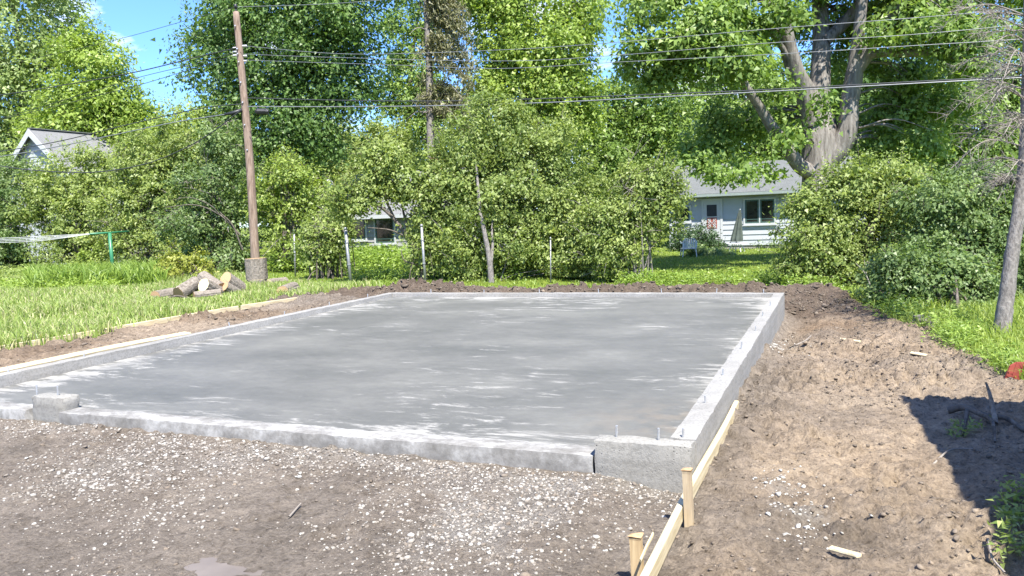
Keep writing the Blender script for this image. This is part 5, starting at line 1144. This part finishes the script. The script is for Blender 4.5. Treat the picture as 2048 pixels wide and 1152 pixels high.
# ------------------------------------------------------------------ houses
def boards_wall(parent, x0, x1, y, z0, z1, mat, h=.235, nrm=-1, cut=None):
    """horizontal lap siding, each board its own part; wall faces -Y"""
    z = z0
    while z < z1 - .02:
        zt = min(z + h, z1); a, b, c, d_ = x0, x1, x0, x1
        if cut: (a, b), (c, d_) = cut(z), cut(zt)
        mb = MB(); yb = y + .03; P = [(a, y - .034, z), (b, y - .034, z), (d_, y - .004, zt + .004), (c, y - .004, zt + .004)]
        Q = [(a, yb, z), (b, yb, z), (d_, yb, zt + .004), (c, yb, zt + .004)]
        mb.add(P + Q, [(0, 1, 2, 3), (7, 6, 5, 4), (0, 4, 5, 1), (1, 5, 6, 2), (2, 6, 7, 3), (3, 7, 4, 0)]); mb.build('siding_board', mat, parent)
        z = zt
def window(parent, x0, x1, y, z0, z1, panes=2, trim=.07, frame='window_frame'):
    mb = MB(); t = trim
    mb.box((x0 - t, y - .07, z0 - t), (x1 + t, y - .028, z0)).box((x0 - t, y - .07, z1), (x1 + t, y - .028, z1 + t)).box((x0 - t, y - .068, z0), (x0, y - .028, z1)).box((x1, y - .068, z0), (x1 + t, y - .028, z1))
    w = mb.build('window', M['trim_white'], parent)
    mb = MB(); mb.box((x0 - t - .03, y - .11, z0 - t - .04), (x1 + t + .03, y - .03, z0 - t - .003)); mb.build('sill', M['trim_white'], w)
    pw = (x1 - x0) / panes
    for i in range(panes):
        a, b = x0 + pw * i, x0 + pw * (i + 1)
        mb = MB(); f_ = .06; g_ = .025 if panes > 1 else 0
        a2, b2 = a + (g_ if i else 0.002), b - (g_ if i < panes - 1 else 0.002)
        mb.box((a2, y - .06, z0), (a2 + f_, y - .03, z1)).box((b2 - f_, y - .06, z0), (b2, y - .03, z1)).box((a2 + f_, y - .059, z0), (b2 - f_, y - .03, z0 + f_)).box((a2 + f_, y - .059, z1 - f_), (b2 - f_, y - .03, z1)).box((a2 + f_, y - .058, (z0 + z1) / 2 - .35), (b2 - f_, y - .03, (z0 + z1) / 2 - .32))
        mb.build('frame', M[frame], w)
        mb = MB(); mb.box((a2 + f_ * .5, y - .045, z0 + f_ * .5), (b2 - f_ * .5, y - .034, z1 - f_ * .5)); mb.build('pane', M['glass'], w)
    if panes > 1:
        mb = MB(); c = (x0 + x1) / 2; mb.box((c - .025, y - .072, z0), (c + .025, y - .03, z1)); mb.build('mullion', M['trim_white'], w)
    return w
# ranch house, aligned with the slab's axes
YH = 36.0
eL, eR = on_y(1345, 397, YH), on_y(1600, 384, YH); ZE = (eL[2] + eR[2]) / 2; ZG = -0.60
HX0, HX1 = on_y(1352, 440, YH)[0] - .3, on_y(1600, 440, YH)[0] + 3.2
ranch = empty('ranch_house', (HX0, YH, ZG)); tag(ranch, 'white sided ranch house with grey roof behind the lawn', 'house')
mb = MB(); mb.box((HX0, YH + .031, ZG - .3), (HX1, YH + 7.0, ZE)); mb.build('wall', M['siding_white'], ranch)
mb = MB(); mb.box((HX0 - .02, YH + .005, ZG - .3), (HX1, YH + .03, ZG + .22)); mb.build('foundation_wall', M['rough_concrete'], ranch)
boards_wall(ranch, HX0, HX1, YH, ZG + .22, ZE - .02, M['siding_white'], .232)
rid = on_y(1395, 335, YH + 3.5); ZRg = rid[2]; OV = .45
mb = MB(); x0, x1 = HX0 - .35, HX1 + .4; sl = (ZRg - ZE) / (3.5 + OV)
mb.prism([(x0, YH - OV, ZE), (x0, YH + 3.5, ZRg), (x0, YH + 7.0 + OV, ZE), (x0, YH + 7.0 + OV, ZE + .12), (x0, YH + 3.5, ZRg + .12), (x0, YH - OV, ZE + .12)], (x1 - x0, 0, 0)); roof = mb.build('roof', M['shingle'], ranch)
mb = MB(); mb.prism([(HX0 + .02, YH + .035, ZE), (HX0 + .02, YH + 3.5, ZRg - .02), (HX0 + .02, YH + 6.95, ZE)], (.1, 0, 0)); mb.build('gable_wall', M['siding_white'], ranch)
mb = MB(); mb.prism([(x0, YH - OV - .10, ZE + .10), (x0, YH - OV - .10, ZE - .01), (x0, YH - OV - .005, ZE - .03), (x0, YH - OV - .005, ZE + .10)], (x1 - x0, 0, 0)); mb.build('gutter', M['gutter'], ranch)
mb = MB(); mb.box((x0, YH - OV + .01, ZE - .035), (x1, YH - .03, ZE - .01)); mb.build('soffit', M['gutter'], ranch)
a, b = on_y(1487, 398, YH), on_y(1549, 445, YH); window(ranch, a[0] + .06, b[0], YH, on_y(1518, 446, YH)[2], on_y(1518, 399, YH)[2], 2)
a, b = on_y(1351, 443, YH), on_y(1380, 443, YH); window(ranch, a[0], b[0], YH, a[2], ZE - .42, 1)
xa, xb = on_y(1408, 430, YH)[0], on_y(1441, 430, YH)[0]; zt_ = ZE - .20; zb_ = ZG + .12
mb = MB(); mb.box((xa - .10, YH - .075, zb_), (xa, YH - .028, zt_ + .1)).box((xb, YH - .075, zb_), (xb + .10, YH - .028, zt_ + .1)).box((xa, YH - .074, zt_), (xb, YH - .028, zt_ + .1)); mb.build('door_frame', M['trim_white'], ranch)
mb = MB(); mb.box((xa + .004, YH - .055, zb_), (xb - .004, YH - .03, zt_ - .004)); door = mb.build('door', M['trim_white'], ranch)
sx0, sx1 = on_y(1414, 425, YH)[0], on_y(1434, 425, YH)[0]; szt, szm, szb = on_y(1424, 409.5, YH)[2], on_y(1424, 434, YH)[2], on_y(1424, 457, YH)[2]
mb = MB(); mb.box((sx0, YH - .066, szm + .03), (sx1, YH - .0555, szt)); mb.build('screen', M['screen'], door)
mb = MB(); mb.box((sx0, YH - .066, szb), (sx1, YH - .0555, szm - .02)); mb.build('kick_panel', M['panel_red'], door)
mb = MB(); cxp, czp = (sx0 + sx1) / 2, (szb + szm) / 2 - .02; hw = (sx1 - sx0) / 2 * .85; hh = (szm - szb) / 2 * .8
def scroll(pts): mb.tube(smooth_path([np.array([cxp + x * hw, YH - .075, czp + z * hh]) for x, z in pts], 6), .016, 5)
for sx in (-1, 1):
    for sz in (-1, 1):
        scroll([(sx * .95, sz * .95), (sx * .6, sz * .5), (sx * .12, sz * .12)]); scroll([(sx * .55, sz * .95), (sx * .35, sz * .6), (sx * .6, sz * .5)])
    scroll([(sx * .95, -.35), (sx * .6, 0), (sx * .95, .35)])
mb.build('scroll_grille', M['trim_white'], door)
mb = MB(); mb.tube([np.array([xb - .07, YH - .09, (szm + .02)]), np.array([xb - .07, YH - .056, (szm + .02)])], .02, 8); mb.build('handle', M['steel'], door)
mb = MB(); mb.box((xa - .3, YH - 1.1, ZG - .2), (xb + .3, YH - .001, ZG + .1)); mb.build('step', M['rough_concrete'], ranch)
cxw = on_y(1560, 430, YH)[0]; mb = MB(); mb.tube([(cxw, YH - .04, ZE - .05), (cxw + .01, YH - .04, ZE - 1.0), (cxw, YH - .04, ZG + .25)], .012, 5); mb.build('conduit', M['gutter'], ranch)
# patio table with its closed umbrella, garden chair
ub = at(1473, 486, 32.5); ug = float(ground_h(ub[0], ub[1], False))
tb = empty('patio_table', (ub[0], ub[1], ug)); tag(tb, 'round white patio table before the ranch house', 'table')
tz = ub[2]
th_ = np.linspace(0, 2 * np.pi, 24, endpoint=False)
mb = MB(); mb.prism([(ub[0] + .42 * math.cos(t), ub[1] + .42 * math.sin(t), tz - .03) for t in th_], (0, 0, .03)); mb.build('tabletop', M['chair'], tb)
for k_ in range(4):
    a_ = k_ * math.pi / 2 + .6; mb = MB(); mb.tube([(ub[0] + .15 * math.cos(a_), ub[1] + .15 * math.sin(a_), tz - .031), (ub[0] + .28 * math.cos(a_), ub[1] + .28 * math.sin(a_), (tz + ug) / 2), (ub[0] + .36 * math.cos(a_), ub[1] + .36 * math.sin(a_), ug)], .02, 6); mb.build('leg', M['chair'], tb)
um = empty('patio_umbrella', (ub[0], ub[1], tz)); tag(um, 'closed faded green patio umbrella leaning over the white table', 'umbrella')
u0, u1 = at(1473, 483, 32.5), at(1480, 420, 32.5); k = 24; V = []; Fs = []
ax = u1 - u0
for i, (t, rad_) in enumerate([(0.0, .20), (.08, .205), (.3, .165), (.6, .11), (.85, .065), (.97, .045), (1, .03)]):
    for j in range(k):
        a_ = 2 * np.pi * j / k; rr_ = rad_ * (1 + .22 * math.cos(a_ * 8)); V.append(u0 + ax * t + np.array([math.cos(a_) * rr_, math.sin(a_) * rr_, 0]))
for i in range(6):
    for j in range(k): Fs.append((i*k+j, i*k+(j+1)%k, (i+1)*k+(j+1)%k, (i+1)*k+j))
Fs.append(tuple(range(6 * k, 7 * k))); Fs.append(tuple(range(k))[::-1])
link('canopy', mesh_np('canopy', np.array(V), Fs, M['umbrella']), um)
mb = MB(); mb.tube([u0 - ax * .45, u0 - ax * .001], .02, 8); mb.build('pole', M['chair'], um, True)
mb = MB(); mb.tube([u1, u1 + ax * .04], [.022, .008], 8); mb.build('finial', M['chair'], um, True)
cp = at(1377, 503, 30.0); cg = float(ground_h(cp[0], cp[1], False)); ch = empty('garden_chair', (cp[0], cp[1], cg), 0.35); tag(ch, 'white resin garden chair with arched slatted back on the lawn', 'chair')
def cpart(name, fn): mb = MB(); fn(mb); mb.build(name, M['chair'], ch, False, 0, True)
H_ = float(at(1377, 475, 30.0)[2] - cg); sh = H_ * .46
cpart('seat', lambda m: m.box((-.25, -.25, sh - .03), (.25, .25, sh)))
for sx in (-1, 1):
    for sy in (-1, 1): cpart('leg', lambda m: m.tube([(sx * .26, sy * .24, 0), (sx * .23, sy * .22, sh - .031)], [.018, .024], 8))
    cpart('armrest', lambda m: m.tube([(sx * .27, -.26, sh + .18), (sx * .28, 0, sh + .22), (sx * .26, .26, sh + .24)], .022, 8))
for i in range(7):
    x_ = -.21 + .07 * i; top_ = H_ - .04 - .9 * x_ * x_ * 1.6
    cpart('back_slat', lambda m: m.box((x_ - .024, -.30, sh + .02), (x_ + .024, -.275, top_)))
cpart('back_rim', lambda m: m.tube([(-.25, -.285, sh), (-.25, -.29, H_ - .16), (-.17, -.29, H_ - .05), (0, -.29, H_), (.17, -.29, H_ - .05), (.25, -.29, H_ - .16), (.25, -.285, sh)], .022, 8))

# gabled house at the left, gable towards the slab's front
YG = 27.5
pk = on_y(69, 263, YG); lf = on_y(17, 351, YG); half = pk[0] - lf[0]; ez = lf[2]; gg = -.5
gh = empty('gabled_house', (pk[0], YG, gg)); tag(gh, 'white gabled house with grey roof at the left', 'house')
mb = MB(); mb.prism([(pk[0] - half, YG + .031, gg - .3), (pk[0] + half, YG + .031, gg - .3), (pk[0] + half, YG + .031, ez), (pk[0], YG + .031, pk[2] - .05), (pk[0] - half, YG + .031, ez)], (0, 9.5, 0)); mb.build('wall', M['siding_white'], gh)
slp = (pk[2] - ez) / half
def gcut(z): w_ = half if z < ez else max(.03, half - (z - ez) / slp); return (pk[0] - w_ + .02, pk[0] + w_ - .02)
boards_wall(gh, 0, 0, YG, ez - 1.2, pk[2] - .12, M['siding_white'], .22, cut=gcut)
endp = on_y(262, 284, 60)   # direction of the ridge is the slab's Y axis
for sx in (-1, 1):
    o_ = .22; A = (pk[0], YG - .3, pk[2]); B = (pk[0] + sx * (half + .35), YG - .3, ez - .35 * slp)
    mb = MB(); mb.prism([A, B, (B[0], B[1], B[2] + .12), (A[0], A[1], A[2] + .12)], (0, 10.2, 0)); mb.build('roof', M['shingle_light'], gh)
    mb = MB(); mb.prism([(A[0], A[1] - .005, A[2] + .10), (B[0], A[1] - .005, B[2] + .10), (B[0], A[1] - .005, B[2] - .20), (A[0], A[1] - .005, A[2] - .24)], (0, -.04, 0)); mb.build('rake_board', M['trim_white'], gh)
mb = MB(); mb.box((pk[0] - .12, YG - .28, pk[2] + .11), (pk[0] + .12, YG + 9.9, pk[2] + .16)); mb.build('ridge_cap', M['shingle'], gh)
wz = on_y(80, 352, YG); window(gh, wz[0] - .1, wz[0] + .7, YG, wz[2] - .75, wz[2] + .35, 1)
# house behind the leaning tree
YC = 29.0
c0, c1 = on_y(650, 437, YC), on_y(905, 430, YC); ze = (c0[2] + c1[2]) / 2; gg = -.75
chh = empty('grey_bungalow', (c0[0], YC, gg)); tag(chh, 'grey bungalow glimpsed behind the leaning tree', 'house')
mb = MB(); mb.box((c0[0], YC + .031, gg - .3), (c1[0], YC + 6, ze)); mb.build('wall', M['stucco'], chh)
boards_wall(chh, c0[0], c1[0], YC, gg, ze - .02, M['stucco'], .2)
zr = on_y(735, 352, YC + 3)[2]
mb = MB(); mb.prism([(c0[0] - .3, YC - .4, ze), (c0[0] - .3, YC + 3, zr), (c0[0] - .3, YC + 6.4, ze), (c0[0] - .3, YC + 6.4, ze + .1), (c0[0] - .3, YC + 3, zr + .1), (c0[0] - .3, YC - .4, ze + .1)], (c1[0] - c0[0] + .6, 0, 0)); rf = mb.build('roof', M['shingle_light'], chh)
mb = MB(); mb.box((c0[0] - .3, YC - .45, ze - .06), (c1[0] + .3, YC - .405, ze + .09)); mb.build('fascia', M['trim_white'], chh)
w0 = on_y(752, 460, YC); window(chh, w0[0], w0[0] + .9, YC, w0[2] - .55, w0[2] + .45, 1)
w0 = on_y(700, 460, YC); window(chh, w0[0], w0[0] + .8, YC, w0[2] - .4, w0[2] + .45, 1)
cc_ = on_y(874, 322, YC + 3); mb = MB(); mb.box((cc_[0] - .25, YC + 2.7, zr - .4), (cc_[0] + .25, YC + 3.3, cc_[2] + .15)); mb.build('chimney', M['brick'], rf)
# small brown roofed house farther left with its dish
YB = 33.0
b0, b1 = on_y(628, 408, YB), on_y(668, 408, YB); rdg = on_y(640, 397, YB + 2)
bh = empty('brown_roofed_house', (b0[0], YB, -.8)); tag(bh, 'small house with brown roof behind the grey bungalow', 'house')
mb = MB(); mb.box((b0[0] - 1.2, YB, -1.1), (b1[0] + 1.0, YB + 4, b0[2])); mb.build('wall', M['siding_white'], bh)
mb = MB(); xx0, xx1 = b0[0] - 1.5, b1[0] + 1.3; mb.prism([(xx0, YB - .3, b0[2]), (xx0, YB + 2, rdg[2] + .3), (xx0, YB + 4.3, b0[2])], (xx1 - xx0, 0, 0)); mb.build('roof', M['shingle_brown'], bh)
vp = on_y(672, 398, YB + 1.6); mb = MB(); mb.tube([vp - np.array([0, 0, .5]), vp + np.array([0, 0, .1])], .12, 10); mb.build('vent_pipe', M['brick'], bh, True)
dp = on_y(657, 396, YB + 1.8); dt = on_y(657, 369, YB + 1.8)
dsh = empty('satellite_dish', dp - np.array([0, 0, .1])); tag(dsh, 'small round satellite dish on a tripod mast', 'satellite dish')
mb = MB(); mb.tube([dp - np.array([0, 0, .35]), dt], .025, 6); mb.build('mast', M['dish'], dsh)
for a_ in (0, 2.1, 4.2):
    mb = MB(); mb.tube([dp + np.array([.22 * math.cos(a_), .22 * math.sin(a_), -.35]), dp + np.array([0, 0, .25])], .015, 5); mb.build('brace', M['dish'], dsh)
V = []; Fs = []; k = 16; nrm_ = unit(RC[:, 2] + np.array([0, 0, .5])); s1_ = unit(np.cross(nrm_, [0, 0, 1.])); s2_ = np.cross(nrm_, s1_)
for i in range(5):
    for j in range(k):
        a_ = 2 * np.pi * j / k; q_ = .05 + .2 * i / 4; V.append(dt + (s1_ * math.cos(a_) + s2_ * math.sin(a_)) * q_ + nrm_ * (q_ * q_ * 1.4))
for i in range(4):
    for j in range(k): Fs.append((i*k+j, i*k+(j+1)%k, (i+1)*k+(j+1)%k, (i+1)*k+j))
Fs.append(tuple(range(k))); o = link('reflector', mesh_np('reflector', np.array(V), Fs, M['dish'], True), dsh)
sm = o.modifiers.new('thick', 'SOLIDIFY'); sm.thickness = .015
# the house beside the photographer: only its shadow reaches the picture
hp = [(1.72, 6.04), (2.32, 5.79), (2.55, 5.05), (9.5, 4.9), (9.5, -6.0), (2.10, -6.0), (1.92, 2.6), (1.84, 4.3)]
nh = empty('neighbour_house', (4, 0, -.3)); tag(nh, 'house beside the photographer casting the shadow at lower right', 'house')
mb = MB(); mb.box((2.75, -5.6, -.6), (9.1, 4.5, 2.68)); mb.build('wall', M['siding_white'], nh)
mb = MB(); mb.prism([(x, y, 2.70) for x, y in hp], (0, 0, .16)); mb.build('eave', M['trim_white'], nh)
mb = MB(); n_ = len(hp); apex = [(5.8, 2.2, 4.2), (5.8, -3.0, 4.2)]
mb.add([(x, y, 2.862) for x, y in hp] + apex, [(0, 1, 8), (1, 2, 8), (2, 3, 8), (3, 4, 9, 8), (4, 5, 9), (5, 6, 8, 9), (6, 7, 8), (7, 0, 8)]); mb.build('roof', M['shingle'], nh)

try:
    print('tris', sum(sum(max(1, len(p.vertices) - 2) for p in o.data.polygons) if len(o.data.polygons) < 3000 else len(o.data.loops) - 2 * len(o.data.polygons) for o in sc.objects if o.type == 'MESH'))
except Exception as ex: print(ex)
